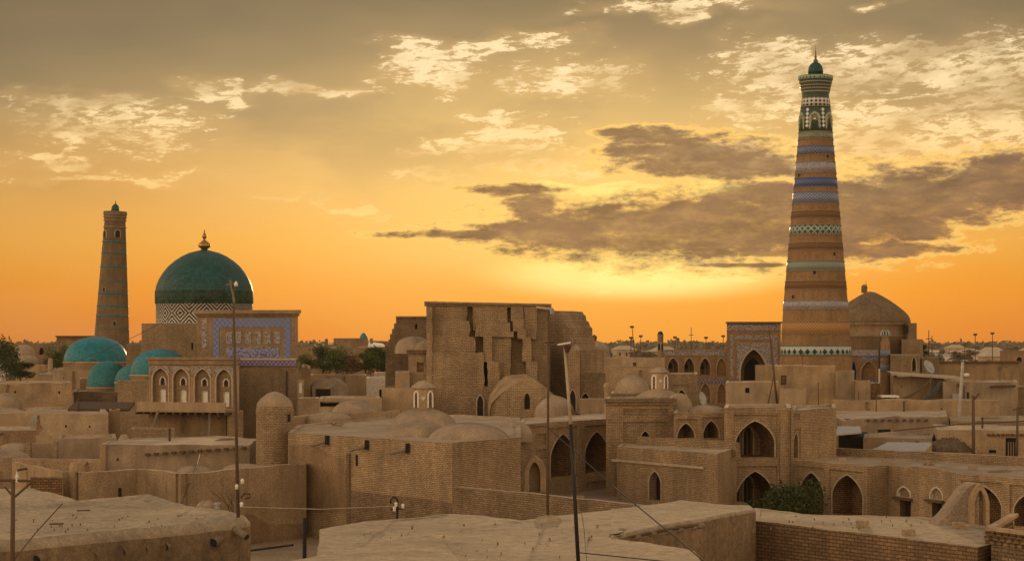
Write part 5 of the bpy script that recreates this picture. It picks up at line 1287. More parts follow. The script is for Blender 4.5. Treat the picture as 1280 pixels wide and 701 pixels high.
# ================================================================== MIDDLE, left of the ruin
T = blk('city_wall', 'long brown city wall on the skyline behind the trees', 'wall', 371, 520, 434, 335, 5, 'adobe_dark', amp=.18, Y1=330)
blk('far_block', 'flat-topped brown block breaking the skyline left of the small teal dome', 'building', 417, 460, 422.7, 360, 12, 'adobe_dark', amp=.05)
blk('far_block', 'thin dark building strip on the skyline beside the stepped block', 'building', 464, 485, 426.3, 372, 12, 'adobe_dark', amp=.05)
c = P(454.5, 424, 366); kk = 366/F
T = thing('far_dome', 'tiny teal dome on the skyline behind the trees', 'dome', (c.x, 366, 10)); lat(T, c.x, 366, [(5*kk, 8), (5*kk, c.z)]+dome_prof(5*kk, 7.5*kk, c.z, tip=.15), 'teal_dome_dull', 'dome_shell', 24)
mb = MB(); a, b = P(460, 431.5, 330), P(481, 431.3, 330); mb.face([a, b, P(478, 429, 345), P(461, 426.8, 345)]); mb.face([a, b, b-Vector((0, 0, .3)), a-Vector((0, 0, .3))])
solo(mb, 'sheet_roof', 'pale metal sheet roof on the skyline wall', 'roof', 'white')
for x, yt, lb in ((408, 423, 'small round-topped chimney on the skyline wall'), (464.3, 422.5, 'tiny dark knob tower on the skyline beside the teal dome')):
    c = P(x, 434, 338); kk = 338/F; mb = MB().lathe(c.x, 338, [(1.9*kk, c.z-1), (1.8*kk, zat(yt+2, 338)), (2.3*kk, zat(yt+1.8, 338)), (1.5*kk, zat(yt+.4, 338)), (0, zat(yt, 338))], 12)
    solo(mb, 'chimney', lb, 'chimney', 'adobe_dark', (c.x, 338, c.z-1), smooth=True)
T = blk('whitewashed_house', 'pale whitewashed house with a dark doorway, left of the ruined portal', 'house', 458, 495, 472, 232, 8, 'white_trim', 'white_trim', amp=.04, ops=[(0, opening('rect', 474, 477.5, 497, 486.5, .4))])
blk('whitewashed_house', 'upper step of the pale house with a light flat roof', 'house', 468, 500, 465.5, 242, 6, 'pale_stone', 'white_trim', amp=.04)
blk('mud_house', 'plain brown wall left of the whitewashed house', 'mud house', 388, 458, 468.5, 246, 6, 'adobe', amp=.12)
T = thing('domed_hut', 'old domed mud hut with a wide dark opening, below the trees', 'hut', (*Wp(411, 218), 0))
c = P(411, 494, 218); kk = 218/F
MB().lathe(c.x, 218, [(24*kk, 4), (24*kk, zat(490, 218))]+dome_prof(23.5*kk, 17.5*kk, zat(490, 218), pw=.8), 36, .3).build('dome', 'mud_dome', T, smooth=True)
MB().box(P(392, 0, 214)[0], P(415, 0, 214)[0], 212.6, 216, zat(497, 213), zat(483.5, 213)).build('porch', 'adobe', T)
MB().box(P(395, 0, 212.5)[0], P(413, 0, 212.5)[0], 212.4, 212.55, zat(495, 212.5), zat(486, 212.5)).build('opening', 'void', T)
blk('mud_ruin', 'ragged ruined wall stub beside the drainpipe corner of the portal block', 'ruin', 377, 388, 461.5, 214, 5, 'adobe', amp=.5)
blk('mud_ruin', 'low ruined wall with a pale door, right foot of the portal block', 'ruin', 371.5, 380, 476, 207, 3, 'adobe', amp=.25, ops=[(0, opening('rect', 373, 377.5, 491, 477.5, .2, 'white'))])
blk('mud_house', 'small square mud block right of the round tower', 'mud house', 374, 399, 498.5, 176, 6, 'adobe', amp=.08)
T = blk('mud_house', 'long low mud roof over a dark gap, behind the rounded roof mounds', 'mud house', 399, 476, 498.5, 187, 10, 'adobe', amp=.12, ops=[(0, opening('rect', 400, 424, 508, 502, 1.0))])
mud_dome('wide shallow earth mound roof below the long low mud roof', 446, 517, 500, 31, 172, name='mud_mound', cat='dome', pw=.75)
mud_dome('smaller shallow earth mound left of the wide one', 412, 523.5, 515, 28, 162, name='mud_mound', cat='dome', pw=.75)
T = blk('parapet_wall', 'low rubble parapet along the back of the brick hall roof', 'wall', 366, 500, 520.5, 160, .8, 'adobe', Y1=172, amp=.12)
house('mud_deck', 'flat mud deck between the round tower and the ruined portal', 'terrace', 6.2, [Wp(368, 163), Wp(545, 176), Wp(545, 200), Wp(372, 196)], 'adobe', amp=.06, par=.2)

# ================================================================== LEFT QUARTER
T = house('beamed_house', 'flat-roofed mud house with a row of protruding beam ends, below the ledge balcony', 'mud house', 6.0, [G(126, 555, 6), G(312, 555.5, 6), G(322, 548, 6), G(270, 545, 6), G(180, 547, 6), G(134, 551, 6)], 'adobe', amp=.08, par=.3, drop=.05)
Wf = Wall(G(126, 555, 6), G(312, 555.5, 6))
for i in range(12):
    u, z = Wf.uz(185+i*10.9, 567.5-i*.75); MB().obox(Vector(Wf.p(u, z, .15)), (.15, 0, 0), (0, .3, 0), (0, 0, .09)).build('beam_end', 'wood', T)
bandpx(T, Wf, 126, 133, 555.5, 600, .25, 'adobe_light', 'pilaster')
T = blk('low_wall', 'short brick wall with a dotted coping just above the beamed house', 'wall', 164, 218.5, 536, 170, 2.5, 'brick', amp=.12)
c = P(155, 556, 160)
mb = MB().lathe(c.x, 160, [(1.0, c.z-1.5), (.95, c.z-.2), (.3, zat(543.5, 160)), (0, zat(542.8, 160))], 7, .2); solo(mb, 'earth_heap', 'small peaked earth heap left of the beamed house', 'heap', 'mud_dome', (c.x, 160, c.z-1.5))
T = blk('mud_house', 'mud house with a wide light roof and satellite box, far left below the teal domes', 'mud house', -30, 135.5, 516.5, 178, 16, 'adobe', Y1=179, amp=.1, par=.5)
blk('mud_house', 'long mud wall with a sloping ragged top, far left above the light roof', 'mud house', -30, 90, 479, 212, 12, 'adobe', Y1=215, amp=.12)
mud_dome('mud dome cut by the left edge of the picture', 4, 509, 490.5, 23.5, 196, cat='dome', pw=.7)
blk('mud_house', 'dark narrow shed between the light-roofed house and the plain annex', 'mud house', 136, 150, 512, 186, 8, 'adobe_dark', amp=.1)
mb = MB().obox(P(127, 508, 190), (3.0, 0, 0), (0, 1.5, .3), (0, 0, .12)); solo(mb, 'sheet_roof', 'dark tin lean-to roof below the dull teal dome', 'roof', 'rust')
blk('mud_house', 'plain mud house with uneven top, left of the beamed house', 'mud house', 72, 146, 548.5, 160, 8, 'adobe', amp=.15)
blk('mud_house', 'low house with a light roof edge at the far left', 'mud house', -30, 45, 538, 163, 8, 'adobe_dark', amp=.12, par=.4)
mud_dome('flattened mud dome near the left edge, in front of the low house', 20, 566, 553, 23, 154, cat='dome', pw=.75, name='roof_dome')
mud_dome('wider flattened mud dome at the left edge, nearest of the pair', 4, 580, 560, 37, 147, cat='dome', pw=.75, name='roof_dome')
for x, yt, yb_, lb in ((35, 553, 568, 'orange square mud post left of its twin'), (68.5, 551.5, 571, 'taller orange mud post, between two low walls')):
    a = Wp(x-3, 152); b = Wp(x+3, 152); mb = MB().prism([a, b, (b[0], 152.5), (a[0], 152.5)], 3, zat(yt, 152)); solo(mb, 'mud_post', lb, 'pillar', 'brick_gold', (a[0], 152, 3), bevel=.05)
blk('low_wall', 'low mud wall between the two orange posts', 'wall', 37, 66, 553.5, 153, 2, 'adobe', amp=.1)
blk('low_wall', 'long low mud wall with a light top left of the beamed house', 'wall', 12, 126, 574.5, 143, .8, 'adobe', amp=.1, z0=0)
T = house('low_wall', 'slanting mud wall running down to the narrow gate post, lower left', 'wall', 5.4, [G(15, 577, 5.4), G(78, 590.5, 5.4), G(79, 589.5, 5.4), G(17, 576, 5.4)], 'adobe', amp=.06, par=.05, drop=.02)
blk('low_wall', 'dark rough rubble wall with wires, below the slanting wall', 'wall', 38, 77, 597, 124, 1, 'brick_brown', amp=.15)
blk('pier', 'square adobe pier crowned by two bricks at the left edge', 'pillar', 4, 15, 572, 138, 1.2, 'adobe', amp=.05)
near_roof('mud_house', 'small low roof with a crumbling pale edge at the left, behind the near roof', 6.3, [G(-20, 629, 6.3), G(44, 630, 6.3), G(101, 624.5, 6.3), G(44, 609.5, 6.3), G(-20, 609, 6.3)], 0, amp=.08, wall='adobe_dark')
# behind the left trees
T = blk('far_house', 'distant building with arched recesses and a straight parapet, far left skyline', 'building', 10, 66, 429, 330, 8, 'adobe_dark', amp=.05, ops=[(0, opening('arch', 49, 54.5, 443, 434, .5)), (0, opening('arch', 33, 39, 443, 434, .5))])
T = blk('far_house', 'distant block with a framed recess, between the far trees and the ringed minaret', 'building', 71, 117, 419.8, 322, 8, 'adobe_dark', amp=.03, ops=[(0, frame_op(80, 96, 425, 446, ()))])
bandpx(T, Wall(Wp(71, 322), Wp(117, 322)), 70, 118, 419.5, 421.5, .4, 'brick_brown')
mud_dome('upper of two small mud domes left of the far trees', 30, 446, 430, 15, 300, cat='dome')
mud_dome('lower of two small mud domes left of the far trees', 34, 455, 443.5, 15, 290, cat='dome')
c = P(63, 466, 282); kk = 282/F; mb = MB().lathe(c.x, 282, [(3.3*kk, c.z-2), (3.0*kk, zat(450, 282)), (2.2*kk, zat(447.8, 282)), (0, zat(447, 282))], 14, .05); solo(mb, 'round_post', 'pale round-topped post near the far left trees', 'pillar', 'adobe', (c.x, 282, c.z-2), smooth=True)
blk('mud_house', 'low mud wall at the foot of the round-topped post', 'mud house', 20, 62, 456, 284, 6, 'adobe', amp=.1)
blk('mud_house', 'mud house with a bright sheet of roof left of the largest turquoise dome', 'mud house', 48, 84, 467, 268, 8, 'adobe', 'sheet', amp=.06)
# ================================================================== NEAR ROOFS
zn = 8.0
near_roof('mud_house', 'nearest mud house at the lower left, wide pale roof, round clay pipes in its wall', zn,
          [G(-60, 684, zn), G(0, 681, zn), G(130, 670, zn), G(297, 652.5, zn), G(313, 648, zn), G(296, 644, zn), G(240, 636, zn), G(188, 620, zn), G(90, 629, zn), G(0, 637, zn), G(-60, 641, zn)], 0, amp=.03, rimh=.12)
# pipes and their dark mouths
def pipe(px, py, Y, r, label, dirx=-.25, L=.35):
    p = P(px, py, Y); d = Vector((dirx, -1, -.12)).normalized()
    T = thing('clay_pipe', label, 'pipe', tuple(p), 'round clay drain pipes of the near left house')
    MB().tube([p+d*-.3, p+d*L], r, 16, caps=False).build('pipe', 'wood_grey', T, smooth=True)
    MB().tube([p+d*-.28, p+d*(L-.03)], r*.78, 14).build('bore', 'black', T)
A_, B_ = Vector(G(0, 681, zn)), Vector(G(297, 652.5, zn)); Wn = Wall(A_, B_)
for i, (x, y, r) in enumerate(((51, 697, .17), (121, 691, .17), (157, 686.5, .16), (186, 683.5, .12), (211, 680.5, .14), (271, 675.5, .15))):
    u, z = Wn.uz(x, y); q = Wn.p(u, z, .0); pipe(x, y, q[1], r, ['leftmost clay pipe in the near wall, beside the wooden T pole', 'second clay pipe from the left in the near wall', 'third clay pipe from the left in the near wall',
        'small clay pipe above a pale streak in the near wall', 'fifth clay pipe from the left in the near wall, above a pale streak', 'clay pipe near the wires at the right of the near wall'][i])
u, z = Wn.uz(298, 668.5); q = Vector(Wn.p(u, z, .1)); 
T = thing('clay_pipe', 'longest pipe stub, pointing right at the corner of the near left house', 'pipe', tuple(q))
MB().tube([q+Vector((-.25, 0, .22)), q+Vector((.25, -.35, 0))], .13, 14).build('pipe', 'wood_grey', T, smooth=True); MB().tube([q+Vector((.24, -.34, 0)), q+Vector((.262, -.364, 0))], .09, 12).build('bore', 'black', T)
mb = MB(); 
for x in (194, 217):
    u, z = Wn.uz(x, 684); u2, z2 = Wn.uz(x+2, 704); mb.tube([Wn.p(u, z, .05), Wn.p(u2, z2, .05)], .04, 5)
solo(mb, 'drain_streak', 'two pale vertical plaster ribs under the clay pipes', 'plaster rib', 'pale_stone')
p = Vector((*G(272, 641, zn), zn)); mb = MB().tube([p, p+Vector((0, 0, .34))], .075, 10); mb.tube([p+Vector((0, 0, .3)), p+Vector((0, 0, .36))], .13, 10)
solo(mb, 'vent_pipe', 'short capped metal vent pipe on the near left roof beside the tall pole', 'pipe', 'metal', tuple(p))
mud_dome('small mud hump at the back edge of the near left roof', 257, 638.5, 624.5, 13, 68.5, name='mud_hump', cat='hump', sink=1.5)
# centre roofs
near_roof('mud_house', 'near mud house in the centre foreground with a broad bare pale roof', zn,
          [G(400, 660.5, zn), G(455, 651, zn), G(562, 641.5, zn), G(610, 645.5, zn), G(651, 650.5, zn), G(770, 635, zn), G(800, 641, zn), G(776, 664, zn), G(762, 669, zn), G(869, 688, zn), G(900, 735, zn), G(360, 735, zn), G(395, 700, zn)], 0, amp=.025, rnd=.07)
near_roof('mud_house', 'low rounded roof ledge rising at the bottom edge, left of centre', zn+.12,
          [G(330, 712, zn), G(440, 690, zn), G(535, 672, zn), G(552, 678, zn), G(600, 735, zn), G(330, 760, zn)], 0, amp=.025, rnd=.07)
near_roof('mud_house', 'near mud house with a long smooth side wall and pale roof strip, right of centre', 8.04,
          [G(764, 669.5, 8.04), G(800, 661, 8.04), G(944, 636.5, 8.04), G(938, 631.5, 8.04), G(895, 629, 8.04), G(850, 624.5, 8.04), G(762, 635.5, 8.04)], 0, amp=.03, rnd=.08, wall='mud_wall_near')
# beam and stubs under its edge
A_, B_ = G(752, 672, 8.15), G(944, 636.5, 8.15); Wn2 = Wall(A_, B_)
T = thing('wall_beam', 'weathered beam with stub ends fixed along the smooth near wall', 'beam', tuple(Wn2.p(2, 6)))
mb = MB(); mb.tube([Wn2.p(*Wn2.uz(782, 671), .12), Wn2.p(*Wn2.uz(820, 663.5), .12), Wn2.p(*Wn2.uz(868, 656), .12)], .045, 7); mb.build('beam', 'rust', T)
for x, y in ((792, 670.5), (812, 666.5), (832, 664), (846, 661.5), (864, 659), (873, 657)):
    u, z = Wn2.uz(x, y); MB().tube([Wn2.p(u-.16, z, .1), Wn2.p(u+.16, z, .1)], .085, 8).build('stub', 'wood_grey', T, smooth=True)
# right brick parapet roof
zb = 7.5
fp = [G(940, 651, zb), G(1222, 683.5, zb), G(1241, 678, zb), G(1241, 660, zb), G(1150, 645, zb), G(1020, 642, zb), G(943, 634.5, zb)]
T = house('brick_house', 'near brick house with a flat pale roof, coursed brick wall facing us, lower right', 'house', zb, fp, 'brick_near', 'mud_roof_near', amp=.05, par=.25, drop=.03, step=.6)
for (x, y, w_, lb) in ((1079, 655, 7.5, 'pale cubic block on the near brick house roof, leftmost'), (1137, 664.5, 7.5, 'low pale block at the front edge of the near brick house roof'), (1200, 656, 7.5, 'pale block beside the foot of the arched stair head')):
    Y_ = (EYE-zb)*F/(y+3.5-HY); c = P(x, y+3.5, Y_); k_ = Y_/F; mb = MB().box(c.x-w_*k_, c.x+w_*k_, Y_, Y_+.35, zb-.05, zat(y-4.5 if x < 1100 else y-3, Y_)); solo(mb, 'roof_block', lb, 'block', 'adobe', bevel=.03)
# stair head with arched front and sloping back
Ys = (EYE-zb)*F/(655.5-HY)
Ws = Wall(Wp(1200, Ys), Wp(1240, Ys+.3))
Ts = thing('stair_head', 'pale plastered arched stair head with a long sloping back, on the near brick house', 'stair head', (*Wp(1215, Ys), zb))
out = arch_poly(Ws.uz(1213, 655)[0], Ws.uz(1237, 655)[0], zb-.1, Ws.uz(1225, 604)[1], .5); inn = arch_poly(Ws.uz(1218.5, 655)[0], Ws.uz(1232.5, 655)[0], zb-.05, Ws.uz(1225, 612)[1], .55)
zslab(Ts, Ws, out, [inn], .5, 'adobe_light', 'arch_frame'); mb = MB(); mb.poly3([Ws.p(u, z, -.25) for u, z in inn]); mb.build('back_wall', 'adobe_dark', Ts)
side = [(1172, 656), (1175, 652), (1184, 644), (1194, 631.5), (1202, 620), (1209, 610.5), (1216, 605.5), (1224, 604), (1224, 656)]
sb = MB(); W2 = Wall(Wp(1170, Ys+.15), Wp(1225, Ys+.35)); pl = [W2.uz(x, y) for x, y in side]
zslab(Ts, W2, pl, [], 1.0, 'mud_dome', 'sloping_back')
# corner box with brick lattice
zq = 8.1
fpq = [G(1239, 659, zq), G(1330, 671, zq), G(1330, 640, zq), G(1268, 642, zq)]
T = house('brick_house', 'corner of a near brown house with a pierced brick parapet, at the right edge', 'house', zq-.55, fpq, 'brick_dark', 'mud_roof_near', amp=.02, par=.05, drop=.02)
for (a, b) in ((fpq[0], fpq[1]), (fpq[3], fpq[0])):
    W_ = Wall(a, b); m1 = MB(); nb = int(W_.L/.32)
    for r in range(3):
        for i in range(nb+1):
            u = (i+.5*(r % 2))*.32; 
            if u < W_.L: m1.obox(Vector(W_.p(u, zq-.48+r*.15, -.12)), (W_.d.x*.10, W_.d.y*.10, 0), (W_.n.x*.1, W_.n.y*.1, 0), (0, 0, .06))
    m1.build('pierced_parapet', 'brick_near', T); m2 = MB(); q0, q1 = Vector((*a, 0)), Vector((*b, 0)); m2.obox((q0+q1)/2+Vector((0, 0, zq-.03)), (q1-q0)/2, Vector((W_.n.x, W_.n.y, 0))*-.14, (0, 0, .055)); m2.build('coping', 'adobe_light', T)
# brick end wall edge right of the near brick house
# ---- small rubble lying on the near roofs
for i, (x, y, z_, s_, lb) in enumerate(((70, 657, zn, .10, 'short stick lying in the middle of the near left roof'), (104, 640, zn, .07, 'twig lying near the back rim of the near left roof'))):
    p = Vector((*G(x, y, z_), z_+.06)); mb = MB().tube([p+Vector((-.22, 0, 0)), p+Vector((.22, .1, .01))], .03, 6); solo(mb, 'stick', lb, 'stick', 'bark')
def pebbles(label, z_, spots, n, name='pebbles'):
    mb = MB()
    for i in range(n):
        x = random.uniform(spots[0], spots[2]); y = random.uniform(spots[1], spots[3]); p = Vector((*G(x, y, z_), z_+.06)); r = random.uniform(.012, .035)
        mb.lathe(p.x, p.y, [(r, p.z-.06), (r*.8, p.z+r*.5), (0, p.z+r*.8)], 5)
    o = mb.build(name, 'adobe_dark', None); o['label'] = label; o['category'] = 'pebbles'; o['kind'] = 'stuff'
pebbles('loose clods and pebbles scattered on the near left roof', zn, (20, 645, 250, 668), 34)
pebbles('loose clods and pebbles scattered on the near centre roof', zn, (450, 655, 760, 698), 45)
pebbles('loose clods and pebbles scattered on the near brick house roof', zb, (960, 645, 1200, 664), 30)

# ================================================================== POLES, LAMPS, WIRES
def wire(pts, r, label, mat='black', sag=0, name='cable'):
    if sag:
        a, b = Vector(pts[0]), Vector(pts[-1]); pts = [a+(b-a)*t-Vector((0, 0, sag*4*t*(1-t))) for t in [i/14 for i in range(15)]]
    return solo(MB().tube(pts, r, 5), name, label, 'cable', mat, tuple(pts[0]))
Y = 65.5; k = Y/F
b = Vector((*G(298, 649, zn), zn)); t_ = P(291.5, 352.5, b.y)
T = thing('lamp_pole', 'tall wooden pole with a cross arm and small lamp, on the near left roof corner', 'lamp pole', tuple(b))
MB().tube([b-Vector((0, 0, .3)), t_], .062, 10, .04).build('pole', 'wood', T, smooth=True)
MB().tube([P(283, 356, b.y), P(298, 354, b.y-.1)], .03, 6).build('cross_arm', 'wood_grey', T)
MB().tube([P(287.5, 349.5, b.y-.08), P(293, 378, b.y-.08)], .035, 6).build('brace', 'wood_grey', T)
c = P(295, 356, b.y-.15); MB().lathe(c.x, c.y, [(.02, c.z+.12), (.06, c.z+.04), (.07, c.z-.03), (0, c.z-.06)], 12).build('lamp', 'white', T, smooth=True)
MB().tube([P(301, 622, b.y), P(306, 616, b.y), P(312, 617, b.y), P(313, 621, b.y), P(306, 623, b.y)], .035, 6).build('bracket', 'rust', T)
for x, y in ((302, 630), (303, 601), (296, 608)): c = P(x, y, b.y-.12); MB().lathe(c.x, c.y, [(.0, c.z-.09), (.06, c.z-.08), (.05, c.z), (.07, c.z+.03), (0, c.z+.1)], 8).build('insulator', 'white', T, smooth=True)
# second pole
b = Vector((*G(684.5, 651.5, zn), zn)); t_ = P(685.5, 386, b.y)
T = thing('lamp_pole', 'slender straight pole with a flat lamp arm, footed in mud on the centre roof', 'lamp pole', tuple(b))
MB().tube([b-Vector((0, 0, .2)), t_], .05, 10, .036).build('pole', 'wood', T, smooth=True)
MB().tube([P(671, 384, b.y-.1), P(689, 386.5, b.y)], .045, 6).build('lamp_arm', 'pale_stone', T)
c = P(689.5, 388, b.y); MB().lathe(c.x, c.y, [(0, c.z-.17), (.07, c.z-.12), (.08, c.z+.05), (0, c.z+.1)], 8).build('lamp', 'metal', T)
MB().tube([P(681, 428, b.y), P(694, 427.5, b.y)], .02, 5).build('rung', 'rust', T)
mb = MB().lathe(b.x, b.y, [(.55, zn-.1), (.45, zn+.06), (.28, zn+.17), (.0, zn+.22)], 11, .16); mb.build('mud_foot', 'mud_roof_near', T)
# leaning lamp pole
Yl = 50
b = P(724, 722, Yl); mid = P(713.3, 530, Yl+.3); t_ = P(705.5, 431, Yl+.5)
T = thing('lamp_pole', 'leaning two-tone pole, pale above and black below, with a small flat lamp', 'lamp pole', (b.x, b.y, 6))
MB().tube([b, mid], .055, 10, .05).build('lower_pole', 'black', T, smooth=True)
MB().tube([mid, t_], .045, 10, .034).build('upper_pole', 'pale_stone', T, smooth=True)
MB().obox(P(705, 429.3, Yl), (.17, -.04, .03), (0, .09, 0), (0, 0, .02)).build('lamp_arm', 'white', T)
c = P(709, 435, Yl+.3); MB().lathe(c.x, c.y, [(0, c.z-.14), (.05, c.z-.1), (.12, c.z+.05), (.1, c.z+.09), (0, c.z+.09)], 10).build('lamp', 'wood_red', T, smooth=True)
MB().tube([P(696, 431, Yl), P(686.5, 432.5, Yl), P(683.5, 427.5, Yl)], .018, 5).build('bracket', 'rust', T)
# T pole lower left
Yt2 = 54
T = thing('utility_pole', 'weathered wooden T pole with two braces, lower left corner', 'utility pole', tuple(P(16, 760, Yt2)))
MB().tube([P(15, 760, Yt2), P(16.5, 598.5, Yt2)], .075, 10, .06).build('pole', 'wood', T, smooth=True)
MB().tube([P(-4, 599.5, Yt2), P(46, 601, Yt2)], .04, 8).build('cross_arm', 'wood', T); MB().tube([P(6, 608, Yt2), P(15.5, 619, Yt2)], .03, 6).build('brace', 'wood', T); MB().tube([P(40, 602, Yt2), P(17.5, 621.5, Yt2)], .035, 6).build('brace', 'wood', T)
c = P(21, 598, Yt2); MB().lathe(c.x, c.y, [(.0, c.z-.1), (.05, c.z-.09), (.035, c.z), (.055, c.z+.05), (.02, c.z+.13), (0, c.z+.28)], 8).build('insulator', 'white', T)
# curled service mast
b = Vector((*G(496.5, 647.5, zn), zn)); yy = b.y
T = thing('cable_mast', 'short bent service mast with white insulators at the back of the centre roof', 'mast', tuple(b))
MB().tube([b, P(497, 630, yy), P(497.5, 626, yy), P(495, 621.5, yy), P(490.5, 621.5, yy), P(488, 625, yy), P(489, 629, yy)], .035, 7).build('bent_pipe', 'black', T, smooth=True)
MB().tube([P(488, 636, yy), P(504, 635, yy)], .03, 6).build('cross_arm', 'black', T)
for x, y in ((495, 630.5), (503.5, 632.5), (493, 636)): c = P(x, y, yy-.1); MB().lathe(c.x, c.y, [(0, c.z-.07), (.055, c.z-.06), (.045, c.z+.02), (.06, c.z+.06), (0, c.z+.1)], 8).build('insulator', 'white', T, smooth=True)
# black post and rail in the street
T = thing('gate_post', 'black iron post standing in the street between the near roofs', 'post', tuple(P(380.5, 695, 80)))
MB().tube([P(380.5, 712, 80), P(381, 646.5, 80)], .085, 8).build('post', 'black', T); 
solo(MB().tube([P(310, 688, 82), P(367, 680.5, 82)], .05, 6), 'rail', 'thin black rail crossing the street beside the iron post', 'rail', 'black')
# wires
wire([P(300, 633, 65), P(400, 636, 64.5), P(495, 632, 65)], .012, 'pale thin wire from the tall pole to the bent service mast', 'pale_stone')
wire([P(684.5, 534, 63), P(765, 606, 58), P(850, 676, 52), P(905, 722, 48)], .02, 'thick black cable slanting down across the courtyard to the lower right', sag=0)
wire([P(713, 555, 50), P(730, 660, 49), P(735, 720, 48)], .008, 'hair-thin stay wire beside the leaning pole', 'rust')
wire([P(16, 701, 54), P(46, 664, 57), P(78, 629, 60)], .02, 'slack cable climbing right from the foot of the T pole', 'rust')
wire([P(247, 700, 62), P(262, 676, 62.6), P(270, 657, 63)], .02, 'cable hanging down the near left wall', 'rust')
wire([P(255, 700, 62), P(280, 690, 62.6), P(296, 676, 63)], .02, 'drooping cable to the corner pipe of the near left house', 'rust')
wire([P(225, 634, 120), P(233, 612, 125), P(246, 580, 132), P(262, 520, 195)], .05, 'stay wire running up the courtyard wall to the ledge balcony', 'rust')
wire([P(283, 357, 65), P(120, 430, 75), P(-20, 480, 90)], .010, 'long thin wire from the tall pole towards the left edge', 'rust', sag=.6)
wire([P(722, 690, 50), P(790, 697, 50.5), P(850, 703, 51)], .014, 'black cable trailing right from the leaning pole', 'black')
wire([P(340, 600, 138), P(420, 576, 136), P(455, 546, 135)], .035, 'drooping wire across the left side of the brick hall', 'rust')
T = thing('satellite_dish', 'round white satellite dish on the gallery roof beside the low mud dome', 'satellite dish', tuple(P(880, 508, 158)))
def dish(T, px, py, Y, r, tilt):
    c = P(px, py, Y); k_ = Y/F; ax = Vector(tilt).normalized(); a = ax.cross(Vector((0, 0, 1))).normalized(); b_ = ax.cross(a); mb = MB(); R_ = r*k_
    rings = [[c+ax*(-.28*R_*(1-(q/4)**2))+ (a*math.cos(t)+b_*math.sin(t))*R_*q/4 for t in [2*math.pi*i/20 for i in range(20)]] for q in range(0, 5)]
    for q in range(4):
        for i in range(20): mb.face([rings[q][i], rings[q][(i+1) % 20], rings[q+1][(i+1) % 20], rings[q+1][i]])
    mb.build('reflector', 'sheet', T, smooth=True)
    MB().tube([c-ax*.25*R_, c-ax*.3*R_+Vector((0, 0, -R_*1.3))], .05, 6).build('stand', 'metal', T)
    MB().tube([c+b_*R_*.9, c+ax*R_*.8], .025, 5).build('feed_arm', 'metal', T)
dish(T, 878.5, 498, 158, 9, (.75, -.5, .25))
T = thing('satellite_dish', 'large dull satellite dish tilted up, right of the green-topped turret', 'satellite dish', tuple(P(1162, 468, 245)))
dish(T, 1161.5, 458, 245, 9.5, (.55, -.6, .45))
def pole(label, x0, y0, x1, y1, Y, r=.1, mat='wood_grey', z=None, cat='pole', name='wooden_pole', arm=None):
    a = P(x0, y0, Y); a.z = min(a.z, a.z) ; T = thing(name, label, cat, tuple(a)); b = P(x1, y1, Y)
    MB().tube([a-Vector((0, 0, 2)), b], r, 8, r*.8).build('post', mat, T, smooth=True)
    if arm: 
        for (xa, ya, xb, yb2) in arm: MB().tube([P(xa, ya, Y), P(xb, yb2, Y)], r*.5, 5).build('cross_arm', mat, T)
    return T
pole('pale concrete pole leaning right, in front of the beam-ended mud house', 1197, 527, 1203.5, 452, 200, .2, 'concrete', cat='pole', name='concrete_pole', arm=((1201.5, 470, 1208, 468.5),))
c = P(1208, 469, 200); solo(MB().lathe(c.x, c.y, [(0, c.z-.15), (.3, c.z-.05), (.35, c.z+.15), (0, c.z+.25)], 12), 'street_lamp', 'small white lamp head hanging by the pale leaning pole', 'lamp', 'white', smooth=True)
pole('dark wooden pole in front of the lattice-window house', 1217, 565, 1216.5, 494, 165, .16, 'wood', arm=((1217, 500, 1224, 491),))
pole('thin dark pole on the gallery-side roof right of the end block', 1024, 502, 1022.5, 478, 200, .06, 'wood')
pole('thin post on the broad pale roof, left one', 1073, 511, 1073, 489, 215, .08, 'wood'); pole('thin post on the broad pale roof, right one', 1095, 514, 1095.3, 495, 212, .08, 'wood')
pole('crooked bare tree-like pole leaning over the small-windowed house', 973, 497, 963, 425, 202, .12, 'wood', arm=((965, 440, 961.5, 414), (967, 470, 960, 505)))
pole('thin post beside the thin overhanging roof', 1163, 508, 1163.5, 470, 228, .08, 'wood'); pole('second thin post under the thin overhanging roof, further left', 1152, 508, 1152, 482, 228, .08, 'wood')
pole('dark upright post at the right edge near the lattice window', 1271, 552, 1272, 508, 164, .12, 'wood', arm=((1266, 512, 1279, 509),))
pole('pair of thick dark drain pipes beside the electric box, outer one', 1205, 517, 1205, 482, 238, .2, 'wood')
pole('inner dark drain pipe beside the electric box', 1210, 506, 1210, 490, 238, .2, 'black')
wire([P(1118, 500, 222), P(1140, 488, 226), P(1164, 474, 232)], .12, 'dark cable sagging from the awning to the thin roof', 'wood', sag=.5)
wire([P(1151, 505, 222), P(1165, 494, 226), P(1176, 478, 232)], .28, 'thick dark hose slanting up to the thin roof', 'black')
wire([P(1118, 538, 171), P(1200, 530, 168), P(1300, 525, 165)], .06, 'dark wire along the roof of the lattice-window house', 'wood')
